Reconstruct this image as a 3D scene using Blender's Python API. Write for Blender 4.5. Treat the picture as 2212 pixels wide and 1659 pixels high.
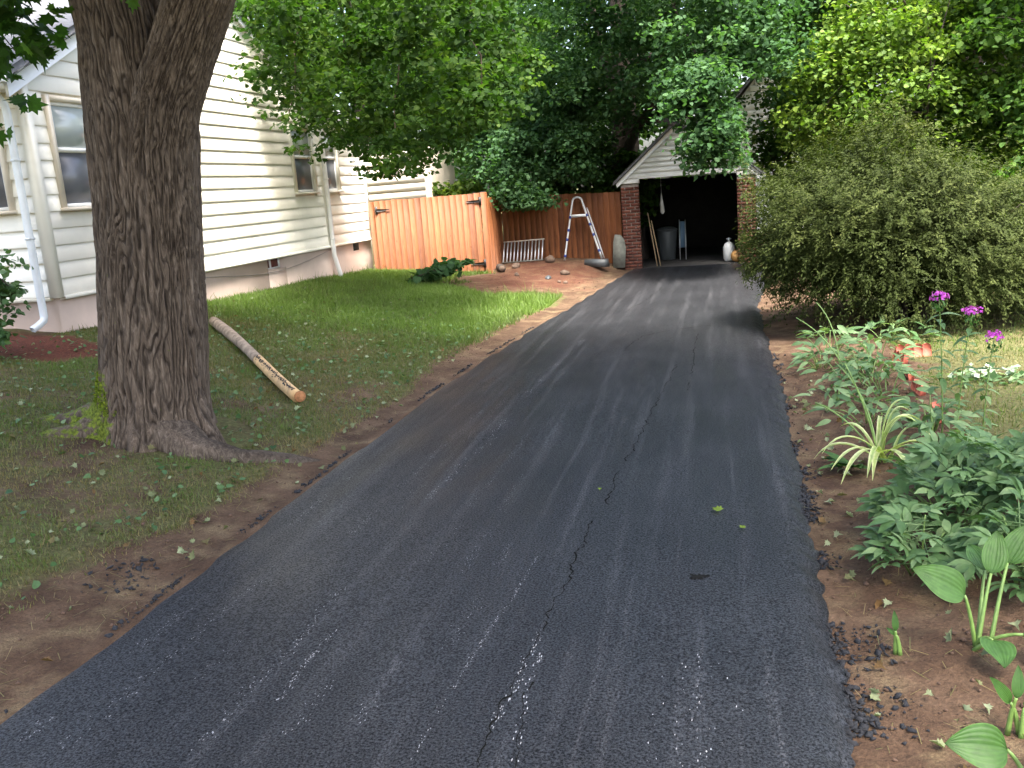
import bpy, math, random
import numpy as np
from mathutils import Vector, Matrix

# ------------------------------------------------------------------ clear
for o in list(bpy.data.objects):
    bpy.data.objects.remove(o)
scene = bpy.context.scene
COL = scene.collection
rng = np.random.default_rng(7)
random.seed(7)
R = math.radians

# ------------------------------------------------------------------ camera
def cam_axes():
    F, CX, CY = 2007., 1106., 829.5
    vp, roll = (1555., 372.), R(4.5)
    d = np.array([(vp[0]-CX)/F, (vp[1]-CY)/F, 1.]); Y = d/np.linalg.norm(d)
    ux, uy = -math.sin(roll), -math.cos(roll)
    Z = np.array([ux, uy, -(ux*Y[0]+uy*Y[1])/Y[2]]); Z /= np.linalg.norm(Z)
    X = np.cross(Y, Z)
    return np.array([X, Y, Z])
RW = cam_axes()
cd = bpy.data.cameras.new('camera')
cam = bpy.data.objects.new('camera', cd); COL.objects.link(cam)
cd.sensor_width = 36.0
cd.lens = 2007./2212.*36.0
cd.clip_start = 0.05
cd.clip_end = 2000
m = Matrix.Identity(4)
for i in range(3):
    m[i][0] = RW[i, 0]; m[i][1] = -RW[i, 1]; m[i][2] = -RW[i, 2]
m[2][3] = 2.1
cam.matrix_world = m
scene.camera = cam

# ------------------------------------------------------------------ world, sun, exposure
SUN_TO = Vector((0.22, -0.36, 0.90)).normalized()
w = bpy.data.worlds.new('World'); scene.world = w; w.use_nodes = True
nt = w.node_tree
bg = nt.nodes['Background']
sky = nt.nodes.new('ShaderNodeTexSky')
sky.sky_type = 'NISHITA'; sky.sun_disc = False
el = math.asin(SUN_TO.z)
sky.sun_elevation = el
sky.sun_rotation = math.atan2(SUN_TO.x, SUN_TO.y)
sky.air_density = 1.0; sky.dust_density = 6.0; sky.ozone_density = 1.0
nt.links.new(sky.outputs[0], bg.inputs[0])
bg.inputs[1].default_value = 0.145
sd = bpy.data.lights.new('sun', 'SUN'); sun = bpy.data.objects.new('sun', sd); COL.objects.link(sun)
sd.energy = 2.6; sd.angle = R(12); sd.color = (1.0, 0.96, 0.90)
sun.rotation_euler = SUN_TO.to_track_quat('Z', 'Y').to_euler()
sun.location = (6, -6, 30)
vs = scene.view_settings
vs.view_transform = 'Standard'; vs.look = 'None'; vs.gamma = 1.0; vs.use_curve_mapping = False
vs.exposure = 2.75
scene.render.resolution_x = 1024; scene.render.resolution_y = 768
scene.render.engine = 'CYCLES'
scene.cycles.max_bounces = 8
scene.cycles.transmission_bounces = 6
scene.cycles.transparent_max_bounces = 8

# ------------------------------------------------------------------ helpers
def hash3(ix, iy, iz):
    h = np.sin(ix*127.1+iy*311.7+iz*74.7)*43758.5453
    return h-np.floor(h)
def vnoise(x, y, z=0.0):
    x = np.asarray(x, float); y = np.asarray(y, float); z = np.asarray(z, float)+0*x
    ix, iy, iz = np.floor(x), np.floor(y), np.floor(z)
    fx, fy, fz = x-ix, y-iy, z-iz
    fx = fx*fx*(3-2*fx); fy = fy*fy*(3-2*fy); fz = fz*fz*(3-2*fz)
    def L(a, b, t): return a+(b-a)*t
    c = [[[hash3(ix+i, iy+j, iz+k) for k in (0, 1)] for j in (0, 1)] for i in (0, 1)]
    return L(L(L(c[0][0][0], c[1][0][0], fx), L(c[0][1][0], c[1][1][0], fx), fy),
             L(L(c[0][0][1], c[1][0][1], fx), L(c[0][1][1], c[1][1][1], fx), fy), fz)
def fbm(x, y, z=0.0, o=4):
    s = 0; a = .5; t = 0
    for i in range(o):
        s = s+a*vnoise(np.asarray(x)*2**i+i*17.3, np.asarray(y)*2**i+i*5.1, np.asarray(z)*2**i); t += a; a *= .5
    return s/t
def sst(a, b, x):
    t = np.clip((np.asarray(x, float)-a)/(b-a), 0, 1); return t*t*(3-2*t)

def link(o, parent=None):
    COL.objects.link(o)
    if parent is not None: o.parent = parent
    return o
def raw_mesh(name, V, F, mat, tint=None, smooth=False, extra=None):
    """V (n,3); F list of (m,k) index arrays"""
    V = np.asarray(V, np.float32)
    if isinstance(F, np.ndarray): F = [F]
    F = [np.asarray(f, np.int32) for f in F if len(f)]
    me = bpy.data.meshes.new(name)
    me.vertices.add(len(V)); me.vertices.foreach_set('co', V.ravel())
    nl = sum(f.size for f in F); npol = sum(len(f) for f in F)
    me.loops.add(nl); me.loops.foreach_set('vertex_index', np.concatenate([f.ravel() for f in F]))
    me.polygons.add(npol)
    tot = np.concatenate([np.full(len(f), f.shape[1], np.int32) for f in F])
    st = np.concatenate([[0], np.cumsum(tot)[:-1]]).astype(np.int32)
    me.polygons.foreach_set('loop_start', st)
    if smooth: me.polygons.foreach_set('use_smooth', np.ones(npol, bool))
    if tint is not None:
        a = me.attributes.new('tint', 'FLOAT', 'POINT'); a.data.foreach_set('value', np.asarray(tint, np.float32))
    for k, v in (extra or {}).items():
        a = me.attributes.new(k, 'FLOAT', 'POINT'); a.data.foreach_set('value', np.asarray(v, np.float32))
    me.update(calc_edges=True)
    if mat is not None: me.materials.append(mat)
    return me
def mobj(name, V, F, mat, parent=None, **k):
    return link(bpy.data.objects.new(name, raw_mesh(name, V, F, mat, **k)), parent)
def share(name, me, parent=None, M=None):
    o = bpy.data.objects.new(name, me); link(o, parent)
    if M is not None: o.matrix_local = M
    return o
def tag(o, label=None, cat=None, group=None, kind=None):
    if label: o['label'] = label
    if cat: o['category'] = cat
    if group: o['group'] = group
    if kind: o['kind'] = kind
    return o
def empty(name, loc, label, cat, group=None, rz=0):
    o = bpy.data.objects.new(name, None); o.location = loc; o.rotation_euler = (0, 0, rz); o.empty_display_size = .1
    link(o); tag(o, label, cat, group); return o

class MB:
    """collects simple shapes into one mesh; coordinates are local to the parent thing"""
    def __init__(s): s.V = []; s.F = {}; s.n = 0; s.T = []
    def add(s, V, F, t=0.5):
        V = np.asarray(V, float)
        for f in F:
            s.F.setdefault(len(f), []).append([i+s.n for i in f])
        s.V.append(V); s.n += len(V); s.T.append(np.full(len(V), t)); return s
    def box(s, a, b, t=.5, bev=0.0):
        x0, y0, z0 = [min(p, q) for p, q in zip(a, b)]; x1, y1, z1 = [max(p, q) for p, q in zip(a, b)]
        if bev > 0:
            return s.bbox(x0, y0, z0, x1, y1, z1, bev, t)
        V = [(x0,y0,z0),(x1,y0,z0),(x1,y1,z0),(x0,y1,z0),(x0,y0,z1),(x1,y0,z1),(x1,y1,z1),(x0,y1,z1)]
        return s.add(V, [(0,3,2,1),(4,5,6,7),(0,1,5,4),(1,2,6,5),(2,3,7,6),(3,0,4,7)], t)
    def bbox(s, x0, y0, z0, x1, y1, z1, b, t):
        V = []; idx = {}
        for sx in (0, 1):
            for sy in (0, 1):
                for sz in (0, 1):
                    for ax in range(3):
                        p = [(x0, x1)[sx], (y0, y1)[sy], (z0, z1)[sz]]
                        sg = [(1, -1)[sx], (1, -1)[sy], (1, -1)[sz]]
                        for k in range(3):
                            if k != ax: p[k] += sg[k]*b
                        idx[sx, sy, sz, ax] = len(V); V.append(p)
        F = []
        for ax in range(3):
            u, v = [k for k in range(3) if k != ax]
            for sd_ in (0, 1):
                q = []
                for (a, c) in ((0,0),(1,0),(1,1),(0,1)):
                    k = [0, 0, 0]; k[ax] = sd_; k[u] = a; k[v] = c; q.append(idx[k[0], k[1], k[2], ax])
                F.append(q)
        for ax in range(3):
            u, v = [k for k in range(3) if k != ax]
            for a in (0, 1):
                for c in (0, 1):
                    k0 = [0,0,0]; k0[u] = a; k0[v] = c; k1 = list(k0); k1[ax] = 1
                    F.append([idx[(*k0, u)], idx[(*k1, u)], idx[(*k1, v)], idx[(*k0, v)]])
        for sx in (0, 1):
            for sy in (0, 1):
                for sz in (0, 1):
                    F.append([idx[sx, sy, sz, 0], idx[sx, sy, sz, 1], idx[sx, sy, sz, 2]])
        return s.add(V, F, t)
    def prism(s, poly, axis, a, b, t=.5):
        """poly: 2-D points in the two other axes, extruded from a to b"""
        n = len(poly); V = []
        for q in (a, b):
            for p in poly:
                v = [p[0], p[1]]; v.insert(axis, q); V.append(v)
        F = [list(range(n)), list(range(2*n-1, n-1, -1))]
        for i in range(n):
            j = (i+1) % n; F.append([i, j, j+n, i+n])
        return s.add(V, F, t)
    def tube(s, pts, rad, n=8, t=.5, cap=True):
        V, F = tube_np(pts, rad, n, cap); 
        for f in F: pass
        s.add(V, [list(q) for f in F for q in f], t); return s
    def build(s, name, mat, parent=None, smooth=False):
        return mobj(name, np.concatenate(s.V), [np.array(f) for f in s.F.values()], mat, parent, smooth=smooth, tint=np.concatenate(s.T))

def tube_np(pts, rad, n=8, cap=True):
    P = np.asarray(pts, float); m_ = len(P)
    rad = np.broadcast_to(np.asarray(rad, float), (m_,))
    T = np.gradient(P, axis=0); T /= (np.linalg.norm(T, axis=1, keepdims=True)+1e-9)
    ref = np.array([0, 0, 1.]) if abs(T[0][2]) < .9 else np.array([1., 0, 0])
    V = np.zeros((m_, n, 3)); u = np.cross(T[0], ref); u /= np.linalg.norm(u)
    a = np.arange(n)/n*2*math.pi
    for i in range(m_):
        u = u-T[i]*np.dot(u, T[i]); u /= np.linalg.norm(u)+1e-9; v = np.cross(T[i], u)
        V[i] = P[i]+rad[i]*(np.cos(a)[:, None]*u+np.sin(a)[:, None]*v)
    I = np.arange(m_-1)[:, None]*n; J = np.arange(n)[None]; K = (J+1) % n
    Q = np.stack([I+J, I+K, I+n+K, I+n+J], -1).reshape(-1, 4)
    F = [Q]
    if cap: F.append(np.array([list(range(n-1, -1, -1)), list(range((m_-1)*n, m_*n))]))
    return V.reshape(-1, 3), F
def bez(p0, p1, p2, n=8):
    t = np.linspace(0, 1, n)[:, None]; p0, p1, p2 = map(np.asarray, (p0, p1, p2))
    return (1-t)**2*p0+2*t*(1-t)*p1+t*t*p2

# ------------------------------------------------------------------ materials
def pmat(name, col, rough=.7, spec=.5, **k):
    mt = bpy.data.materials.new(name); mt.use_nodes = True
    b = mt.node_tree.nodes['Principled BSDF']
    b.inputs['Base Color'].default_value = (*col, 1); b.inputs['Roughness'].default_value = rough
    b.inputs['Specular IOR Level'].default_value = spec
    for kk, v in k.items(): b.inputs[kk].default_value = v
    return mt, mt.node_tree, b
def node(nt, t, **k):
    n = nt.nodes.new(t)
    for a, v in k.items():
        if hasattr(n, a) and a not in n.inputs: setattr(n, a, v)
        else: n.inputs[a].default_value = v
    return n
def coords(nt, scale=(1, 1, 1), kind='Object', loc=(0, 0, 0), rot=(0, 0, 0)):
    tc = nt.nodes.new('ShaderNodeTexCoord'); mp = nt.nodes.new('ShaderNodeMapping')
    mp.inputs['Scale'].default_value = scale; mp.inputs['Location'].default_value = loc; mp.inputs['Rotation'].default_value = rot
    nt.links.new(tc.outputs[kind], mp.inputs[0]); return mp.outputs[0]
def noise(nt, vec, scale, detail=4, rough=.55, out='Fac', dist=0):
    n = nt.nodes.new('ShaderNodeTexNoise'); n.inputs['Scale'].default_value = scale; n.inputs['Detail'].default_value = detail
    n.inputs['Roughness'].default_value = rough; n.inputs['Distortion'].default_value = dist
    if vec is not None: nt.links.new(vec, n.inputs['Vector'])
    return n.outputs[out]
def ramp(nt, fac, stops):
    r = nt.nodes.new('ShaderNodeValToRGB'); e = r.color_ramp.elements
    while len(e) < len(stops): e.new(.5)
    for el_, (p, c) in zip(e, stops):
        el_.position = p; el_.color = (*c, 1) if len(c) == 3 else c
    nt.links.new(fac, r.inputs[0]); return r.outputs[0]
def mixc(nt, fac, a, b, mode='MIX'):
    n = nt.nodes.new('ShaderNodeMix'); n.data_type = 'RGBA'; n.blend_type = mode
    for s_, v in ((0, fac), (6, a), (7, b)):
        if isinstance(v, (int, float)): n.inputs[s_].default_value = v
        elif isinstance(v, tuple): n.inputs[s_].default_value = (*v, 1)
        else: nt.links.new(v, n.inputs[s_])
    return n.outputs[2]
def math_n(nt, op, a, b=None, c=None, clamp=False):
    n = nt.nodes.new('ShaderNodeMath'); n.operation = op; n.use_clamp = clamp
    for i, v in enumerate((a, b, c)):
        if v is None: continue
        if isinstance(v, (int, float)): n.inputs[i].default_value = v
        else: nt.links.new(v, n.inputs[i])
    return n.outputs[0]
def attr(nt, name):
    a = nt.nodes.new('ShaderNodeAttribute'); a.attribute_name = name; return a.outputs['Fac']
def bump(nt, b, h, strength=.5, dist=.01):
    n = nt.nodes.new('ShaderNodeBump'); n.inputs['Strength'].default_value = strength; n.inputs['Distance'].default_value = dist
    nt.links.new(h, n.inputs['Height']); nt.links.new(n.outputs[0], b.inputs['Normal'])
def objrand(nt):
    o = nt.nodes.new('ShaderNodeObjectInfo'); return o.outputs['Random']

def leaf_mat(name, c0, c1, c2, rough=.45, trans=.35, spec=.4):
    """colours spread over leaves by the per-leaf tint"""
    mt, nt, b = pmat(name, c1, rough, spec)
    t = attr(nt, 'tint')
    col = ramp(nt, t, [(0.0, c0), (0.55, c1), (1.0, c2)])
    v = coords(nt); nz = noise(nt, v, 30, 2)
    col2 = mixc(nt, .5, col, ramp(nt, nz, [(.3, (.6, .6, .6)), (.7, (1.25, 1.25, 1.2))]), 'MULTIPLY')
    nt.links.new(col2, b.inputs['Base Color'])
    tr = nt.nodes.new('ShaderNodeBsdfTranslucent')
    nt.links.new(mixc(nt, 1.0, col2, (1.3, 1.5, .6), 'MULTIPLY'), tr.inputs[0])
    ms = nt.nodes.new('ShaderNodeMixShader'); ms.inputs[0].default_value = trans
    out = nt.nodes['Material Output']
    nt.links.new(b.outputs[0], ms.inputs[1]); nt.links.new(tr.outputs[0], ms.inputs[2]); nt.links.new(ms.outputs[0], out.inputs[0])
    return mt

def plain_mat(name, col, rough=.6, var=.25, scale=8, bumps=.0, bscale=40, spec=.5, metallic=0, perobj=0.0, stretch=(1, 1, 1), dist=.004):
    mt, nt, b = pmat(name, col, rough, spec, Metallic=metallic)
    v = coords(nt, stretch); nz = noise(nt, v, scale, 5)
    lo = tuple(c*(1-var) for c in col); hi = tuple(min(1, c*(1+var)) for c in col)
    c_ = ramp(nt, nz, [(.3, lo), (.7, hi)])
    if perobj:
        r = objrand(nt); f = math_n(nt, 'MULTIPLY_ADD', r, 2*perobj, 1-perobj)
        cc = nt.nodes.new('ShaderNodeCombineColor')
        for i in range(3): nt.links.new(f, cc.inputs[i])
        c_ = mixc(nt, 1.0, c_, cc.outputs[0], 'MULTIPLY')
    nt.links.new(c_, b.inputs['Base Color'])
    if bumps: bump(nt, b, noise(nt, v, bscale, 4), bumps, dist)
    return mt

M = {}
M['siding'] = plain_mat('cream_siding', (.84, .80, .69), .5, .05, 3, .1, 60, perobj=.03)
M['trim'] = plain_mat('tan_trim', (.64, .57, .46), .5, .08, 5)
M['white_trim'] = plain_mat('white_trim', (.78, .78, .76), .4, .05, 5)
M['gutter'] = plain_mat('pale_gutter', (.66, .69, .70), .35, .08, 6, spec=.6)
M['found'] = plain_mat('pink_stucco', (.56, .44, .37), .9, .12, 1.5, .35, 120)
M['roof'] = plain_mat('grey_shingle', (.12, .12, .125), .9, .3, 12, .5, 40)
M['white_siding'] = plain_mat('garage_siding', (.70, .70, .68), .55, .07, 4, perobj=.04)
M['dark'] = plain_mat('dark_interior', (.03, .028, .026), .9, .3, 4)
M['black_iron'] = plain_mat('black_iron', (.012, .012, .012), .5, .2, 20)
M['alu'] = plain_mat('aluminium', (.62, .63, .64), .35, .1, 15, metallic=.6)
M['blue'] = plain_mat('blue_band', (.02, .045, .22), .45, .15, 20)
M['stone'] = plain_mat('grey_stone', (.17, .175, .15), .9, .3, 9, .6, 40)
M['rock'] = plain_mat('tan_rock', (.10, .068, .048), .9, .35, 8, .7, 25, perobj=.2, dist=.01)
M['edging'] = plain_mat('red_edging', (.50, .12, .075), .8, .25, 14, .5, 60, perobj=.15)
M['twig'] = plain_mat('twig_bark', (.06, .04, .028), .85, .3, 30)
M['green_stem'] = plain_mat('green_stem', (.13, .22, .05), .5, .25, 20)
M['purple'] = leaf_mat('magenta_petal', (.35, .03, .38), (.48, .06, .52), (.62, .16, .66), .6, .3)
M['white_petal'] = leaf_mat('white_petal', (.22, .30, .18), (.36, .43, .31), (.6, .63, .55), .6, .3)
M['mulch_red'] = plain_mat('red_mulch', (.14, .035, .02), .95, .4, 20)
M['plastic_grey'] = plain_mat('grey_plastic', (.06, .068, .072), .5, .1, 5)
M['plastic_blue'] = plain_mat('blue_plastic', (.12, .2, .3), .5, .1, 5)
M['white_plastic'] = plain_mat('white_plastic', (.7, .7, .68), .4, .06, 5)
M['tan_ball'] = plain_mat('tan_rubber', (.45, .24, .08), .6, .15, 6)
M['pole_wood'] = plain_mat('pole_wood', (.35, .25, .15), .8, .2, 10, stretch=(1, 1, 1))
M['cable'] = plain_mat('grey_cable', (.35, .3, .27), .7, .1, 5)
M['red_inside'] = plain_mat('red_curtain', (.14, .04, .03), .8, .5, 12, stretch=(1, 6, .5))

def wood_mat():
    mt, nt, b = pmat('cedar_board', (.42, .17, .07), .65, .3)
    v = coords(nt, (14, 14, .9)); nz = noise(nt, v, 3.0, 6, .6, dist=.8)
    oi = nt.nodes.new('ShaderNodeObjectInfo')
    add = nt.nodes.new('ShaderNodeVectorMath'); add.operation = 'ADD'
    cmb = nt.nodes.new('ShaderNodeCombineXYZ'); nt.links.new(math_n(nt, 'MULTIPLY', oi.outputs['Random'], 97.0), cmb.inputs[0])
    nt.links.new(v, add.inputs[0]); nt.links.new(cmb.outputs[0], add.inputs[1])
    nt.links.new(add.outputs[0], nt.nodes[-1].inputs[0]) if False else None
    n2 = noise(nt, add.outputs[0], 3.0, 6, .6, dist=.8)
    c_ = ramp(nt, n2, [(.25, (.115, .036, .011)), (.5, (.185, .064, .020)), (.75, (.25, .098, .036))])
    f = ramp(nt, oi.outputs['Random'], [(0, (.55, .50, .46)), (.35, (1, 1, 1)), (.7, (.82, .76, .7)), (1, (1.15, 1.12, 1.05))])
    c_ = mixc(nt, 1, c_, f, 'MULTIPLY')
    kn = nt.nodes.new('ShaderNodeTexVoronoi'); kn.inputs['Scale'].default_value = 2.2
    kv = coords(nt, (3, 3, 1.2)); a2 = nt.nodes.new('ShaderNodeVectorMath'); a2.operation = 'ADD'
    nt.links.new(kv, a2.inputs[0]); nt.links.new(cmb.outputs[0], a2.inputs[1]); nt.links.new(a2.outputs[0], kn.inputs['Vector'])
    kf = ramp(nt, kn.outputs['Distance'], [(.03, (.45, .4, .35)), (.09, (1, 1, 1))])
    c_ = mixc(nt, 1, c_, kf, 'MULTIPLY')
    nt.links.new(c_, b.inputs['Base Color']); bump(nt, b, n2, .3, .004)
    return mt
M['wood'] = wood_mat()

def brick_mat():
    mt, nt, b = pmat('brick_red', (.26, .09, .06), .9, .2)
    t = attr(nt, 'tint')
    c_ = ramp(nt, t, [(0, (.09, .036, .028)), (.5, (.14, .05, .036)), (1, (.19, .075, .052))])
    nz = noise(nt, coords(nt), 40, 4)
    c_ = mixc(nt, .6, c_, ramp(nt, nz, [(.3, (.6, .6, .6)), (.7, (1.2, 1.2, 1.2))]), 'MULTIPLY')
    nt.links.new(c_, b.inputs['Base Color']); bump(nt, b, nz, .4, .004)
    return mt
M['brick'] = brick_mat()
M['mortar'] = plain_mat('mortar', (.22, .19, .165), .95, .15, 20, .3, 60)

def glass_mat(name, col, rough=.08):
    mt, nt, b = pmat(name, col, rough, .6)
    nz = noise(nt, coords(nt, (1, 1, .6)), 1.6, 2)
    nt.links.new(ramp(nt, nz, [(.3, tuple(c*.75 for c in col)), (.7, tuple(c*1.25 for c in col))]), b.inputs['Base Color'])
    return mt
M['pane_light'] = glass_mat('pane_with_shade', (.42, .47, .46), .12)
M['pane_dark'] = glass_mat('pane_screen', (.11, .115, .13), .3)

def bark_mat():
    mt, nt, b = pmat('maple_bark', (.10, .075, .055), .95, .2)
    v = coords(nt, (1, 1, .16)); n1 = noise(nt, v, 34, 5, .6, dist=1.2)
    c_ = ramp(nt, n1, [(.3, (.036, .027, .020)), (.5, (.078, .061, .047)), (.72, (.15, .123, .098))])
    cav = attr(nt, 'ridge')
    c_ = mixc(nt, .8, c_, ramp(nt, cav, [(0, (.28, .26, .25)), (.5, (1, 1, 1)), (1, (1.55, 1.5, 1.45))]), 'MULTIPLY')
    n2 = noise(nt, coords(nt), 2.2, 3)
    c_ = mixc(nt, .6, c_, ramp(nt, n2, [(.3, (.7, .66, .62)), (.7, (1.2, 1.16, 1.12))]), 'MULTIPLY')
    ms = attr(nt, 'moss')
    n3 = noise(nt, coords(nt), 16, 4)
    mf = ramp(nt, math_n(nt, 'MULTIPLY_ADD', n3, 2.4, math_n(nt, 'SUBTRACT', ms, 1.72)), [(.0, (0, 0, 0)), (.25, (1, 1, 1))])
    mcol = ramp(nt, noise(nt, coords(nt), 45, 3), [(.3, (.035, .05, .008)), (.7, (.17, .21, .028))])
    c_ = mixc(nt, mf, c_, mcol)
    nt.links.new(c_, b.inputs['Base Color'])
    h = math_n(nt, 'ADD', n1, math_n(nt, 'MULTIPLY', n3, .2))
    bump(nt, b, h, .9, .02)
    return mt
M['bark'] = bark_mat()
M['bark_plain'] = plain_mat('dark_bark', (.055, .042, .033), .95, .4, 9, .8, 22, stretch=(1, 1, .25), dist=.03)

def ground_mat():
    mt, nt, b = pmat('yard_ground', (.16, .1, .06), .95, .15)
    v = coords(nt)
    soil = ramp(nt, noise(nt, v, 2.3, 8, .65), [(.28, (.045, .026, .017)), (.5, (.085, .052, .032)), (.72, (.145, .094, .060))])
    fine = noise(nt, v, 55, 4, .7)
    soil = mixc(nt, .75, soil, ramp(nt, fine, [(.3, (.55, .55, .55)), (.7, (1.4, 1.4, 1.4))]), 'MULTIPLY')
    straw = ramp(nt, noise(nt, v, 90, 3, .7), [(.35, (.10, .07, .04)), (.7, (.30, .23, .13))])
    soil = mixc(nt, ramp(nt, noise(nt, v, 3.7, 5), [(.5, (0, 0, 0)), (.68, (.6, .6, .6))]), soil, straw)
    turf = ramp(nt, noise(nt, v, 26, 5, .7), [(.3, (.045, .045, .018)), (.55, (.10, .10, .038)), (.75, (.19, .165, .075))])
    g = attr(nt, 'grass')
    gf = ramp(nt, math_n(nt, 'ADD', g, math_n(nt, 'MULTIPLY_ADD', noise(nt, v, 9, 5, .7), .9, -.45)), [(.35, (0, 0, 0)), (.65, (1, 1, 1))])
    c_ = mixc(nt, gf, soil, turf)
    red = attr(nt, 'mulch')
    c_ = mixc(nt, red, c_, ramp(nt, noise(nt, v, 40, 4), [(.3, (.04, .013, .009)), (.7, (.15, .05, .03))]))
    nt.links.new(c_, b.inputs['Base Color'])
    h = math_n(nt, 'ADD', math_n(nt, 'MULTIPLY', noise(nt, v, 14, 6, .65), 1.0), math_n(nt, 'MULTIPLY', fine, .5))
    bump(nt, b, h, .9, .03)
    return mt
M['ground'] = ground_mat()

def asphalt_mat():
    mt, nt, b = pmat('sealed_asphalt', (.03, .03, .034), .5, .5)
    v = coords(nt)
    base = ramp(nt, noise(nt, v, 1.1, 5, .6), [(.3, (.0125, .0132, .0148)), (.7, (.0190, .0198, .0218))])
    grain = noise(nt, v, 85, 4, .8)
    base = mixc(nt, .8, base, ramp(nt, grain, [(.41, (.25, .25, .25)), (.5, (1, 1, 1)), (.62, (2.4, 2.4, 2.4))]), 'MULTIPLY')
    # sweep streaks running along the drive, pale flecks painting in sealer glints and scuffs
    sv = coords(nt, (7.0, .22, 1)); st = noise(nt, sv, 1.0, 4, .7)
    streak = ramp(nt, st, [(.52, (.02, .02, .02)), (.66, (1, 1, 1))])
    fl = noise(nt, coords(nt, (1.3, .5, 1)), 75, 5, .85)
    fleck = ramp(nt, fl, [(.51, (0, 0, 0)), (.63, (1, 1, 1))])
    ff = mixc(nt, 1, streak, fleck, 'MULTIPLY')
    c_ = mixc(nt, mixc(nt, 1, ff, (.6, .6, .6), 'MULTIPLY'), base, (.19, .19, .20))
    dust = ramp(nt, noise(nt, coords(nt, (1, 1, 1), loc=(3, 7, 0)), 1.6, 4, .6), [(.64, (0, 0, 0)), (.8, (.14, .14, .14))])
    c_ = mixc(nt, dust, c_, (.085, .066, .05))
    nt.links.new(c_, b.inputs['Base Color'])
    rg = ramp(nt, noise(nt, coords(nt, (3, .4, 1)), 1.4, 4), [(.3, (.36, .36, .36)), (.7, (.54, .54, .54))])
    nt.links.new(rg, b.inputs['Roughness'])
    h = math_n(nt, 'ADD', math_n(nt, 'MULTIPLY', grain, .35), math_n(nt, 'ADD', math_n(nt, 'MULTIPLY', st, .15), math_n(nt, 'MULTIPLY', noise(nt, v, 70, 3), .35)))
    sp = ramp(nt, grain, [(.42, (.05, .05, .05)), (.60, (.46, .46, .46))])
    nt.links.new(sp, b.inputs['Specular IOR Level'])
    bump(nt, b, h, .6, .009)
    return mt
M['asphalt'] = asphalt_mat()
M['crack'] = plain_mat('crack_void', (.009, .009, .008), .95, .3, 30, spec=.1)
M['glint_scuff'] = plain_mat('pale_glint_scuff', (.42, .42, .43), .6, .5, 60)  # pale colour stands in for glints on the sealer, besides scuffs
M['crumb'] = plain_mat('asphalt_crumb', (.014, .015, .018), .95, .4, 60, .5, 90)

# ------------------------------------------------------------------ terrain
def xl(y): return np.interp(y, [-8, 9, 11.3, 15.1, 21.3, 22.5, 60], [-3.15, -3.15, -3.05, -2.74, -2.24, -2.1, -2.1])
def xr(y): return np.interp(y, [-8, 3, 4, 5.9, 8, 10, 13.2, 15.6, 18.5, 22.5, 60], [.40, .41, .43, .46, .5, .54, .50, .53, .8, .85, .85])
def wob(y, s): return (fbm(y*1.3+s*31, y*0+s, 0, 4)-.5)*.10+(vnoise(y*9+s*7, y*0, 0)-.5)*.03
def ht(x, y):
    x = np.asarray(x, float); y = np.asarray(y, float)
    zh = np.clip(.76-(y-10)*.0335, .36, .90)
    d = xl(y)-x
    t = np.clip(d/5.05, 0, 1.15)
    z = t*zh
    z = z+.24*sst(20.6, 22.2, y)*sst(.15, .9, d)*(1-sst(2.0, 4.2, d))
    z = z+sst(.05, 1.0, d)*((fbm(x*.7, y*.7)-.5)*.07+(fbm(x*3+9, y*3)-.5)*.025)-.025*sst(0, .1, d)
    e = x-xr(y)
    zr = -.085+.08*sst(.05, 1.2, e)+.02*np.clip(e-1.3, 0, 30)+sst(.05, .4, e)*((fbm(x*1.5+4, y*1.5)-.5)*.05+(fbm(x*6, y*6)-.5)*.02)
    inside = (x > xl(y)+.10) & (x < xr(y)-.10) & (y < 29)
    z = np.where(e > -.10, zr, z)
    z = np.where(inside, -.16, z)
    far = sst(30, 60, np.hypot(x, y-10))
    return z*(1-far*.3)
def H(x, y): return float(ht(np.array([x]), np.array([y]))[0])
def grassmask(x, y):
    d = xl(y)-x
    n = fbm(x*.55+3, y*.55)
    n2 = fbm(x*2.1, y*2.1+7)
    edge = .42+.5*(n-.5)*2+.45*sst(6.5, 3.2, y)
    g = sst(edge*.4, edge*1.3, d)*(.68+.30*sst(10.5, 14, y)+.9*(n2-.5)+.7*(n-.5))
    pr = np.hypot((x+3.9)/2.0, (y-19.6)/2.6)
    g = g*sst(.75, 1.15, pr+(n2-.5)*.5)
    g = g*(1-sst(20.7, 21.4, y)*(x > -5.3))
    e = x-xr(y)
    gr = sst(1.15, 1.5, e+(n2-.5)*.3)*(.75+.8*(n2-.5))
    return np.clip(np.where(e > 0, gr, g), 0, 1)

gx = np.concatenate([-np.geomspace(300, 15, 14), np.arange(-14, -9, .25), np.arange(-9, 6, .08), np.arange(6, 12, .3), np.geomspace(13, 300, 14)])
gy = np.concatenate([-np.geomspace(300, 6, 12), np.arange(-5, 2, .4), np.arange(2, 12, .07), np.arange(12, 26, .12), np.arange(26, 40, .6), np.geomspace(42, 400, 12)])
GX, GY = np.meshgrid(gx, gy, indexing='ij')
GZ = ht(GX, GY)
nx, ny = GX.shape
I = np.arange(nx-1)[:, None]*ny+np.arange(ny-1)[None]
Q = np.stack([I, I+ny, I+ny+1, I+1], -1).reshape(-1, 4)
gm = grassmask(GX, GY)
mul = np.maximum(sst(1.15, .8, np.hypot((GX+8.35)/1.3, (GY-9.3)/.75)+(fbm(GX*3, GY*3)-.5)*.5), .55*sst(1.1, .6, np.hypot((GX+4.0)/1.6, (GY-20.2)/2.6)+(fbm(GX*2, GY*2)-.5)*.8))
ground = mobj('ground', np.stack([GX, GY, GZ], -1).reshape(-1, 3), Q, M['ground'], smooth=True, extra={'grass': gm.ravel(), 'mulch': mul.ravel()})
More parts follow.
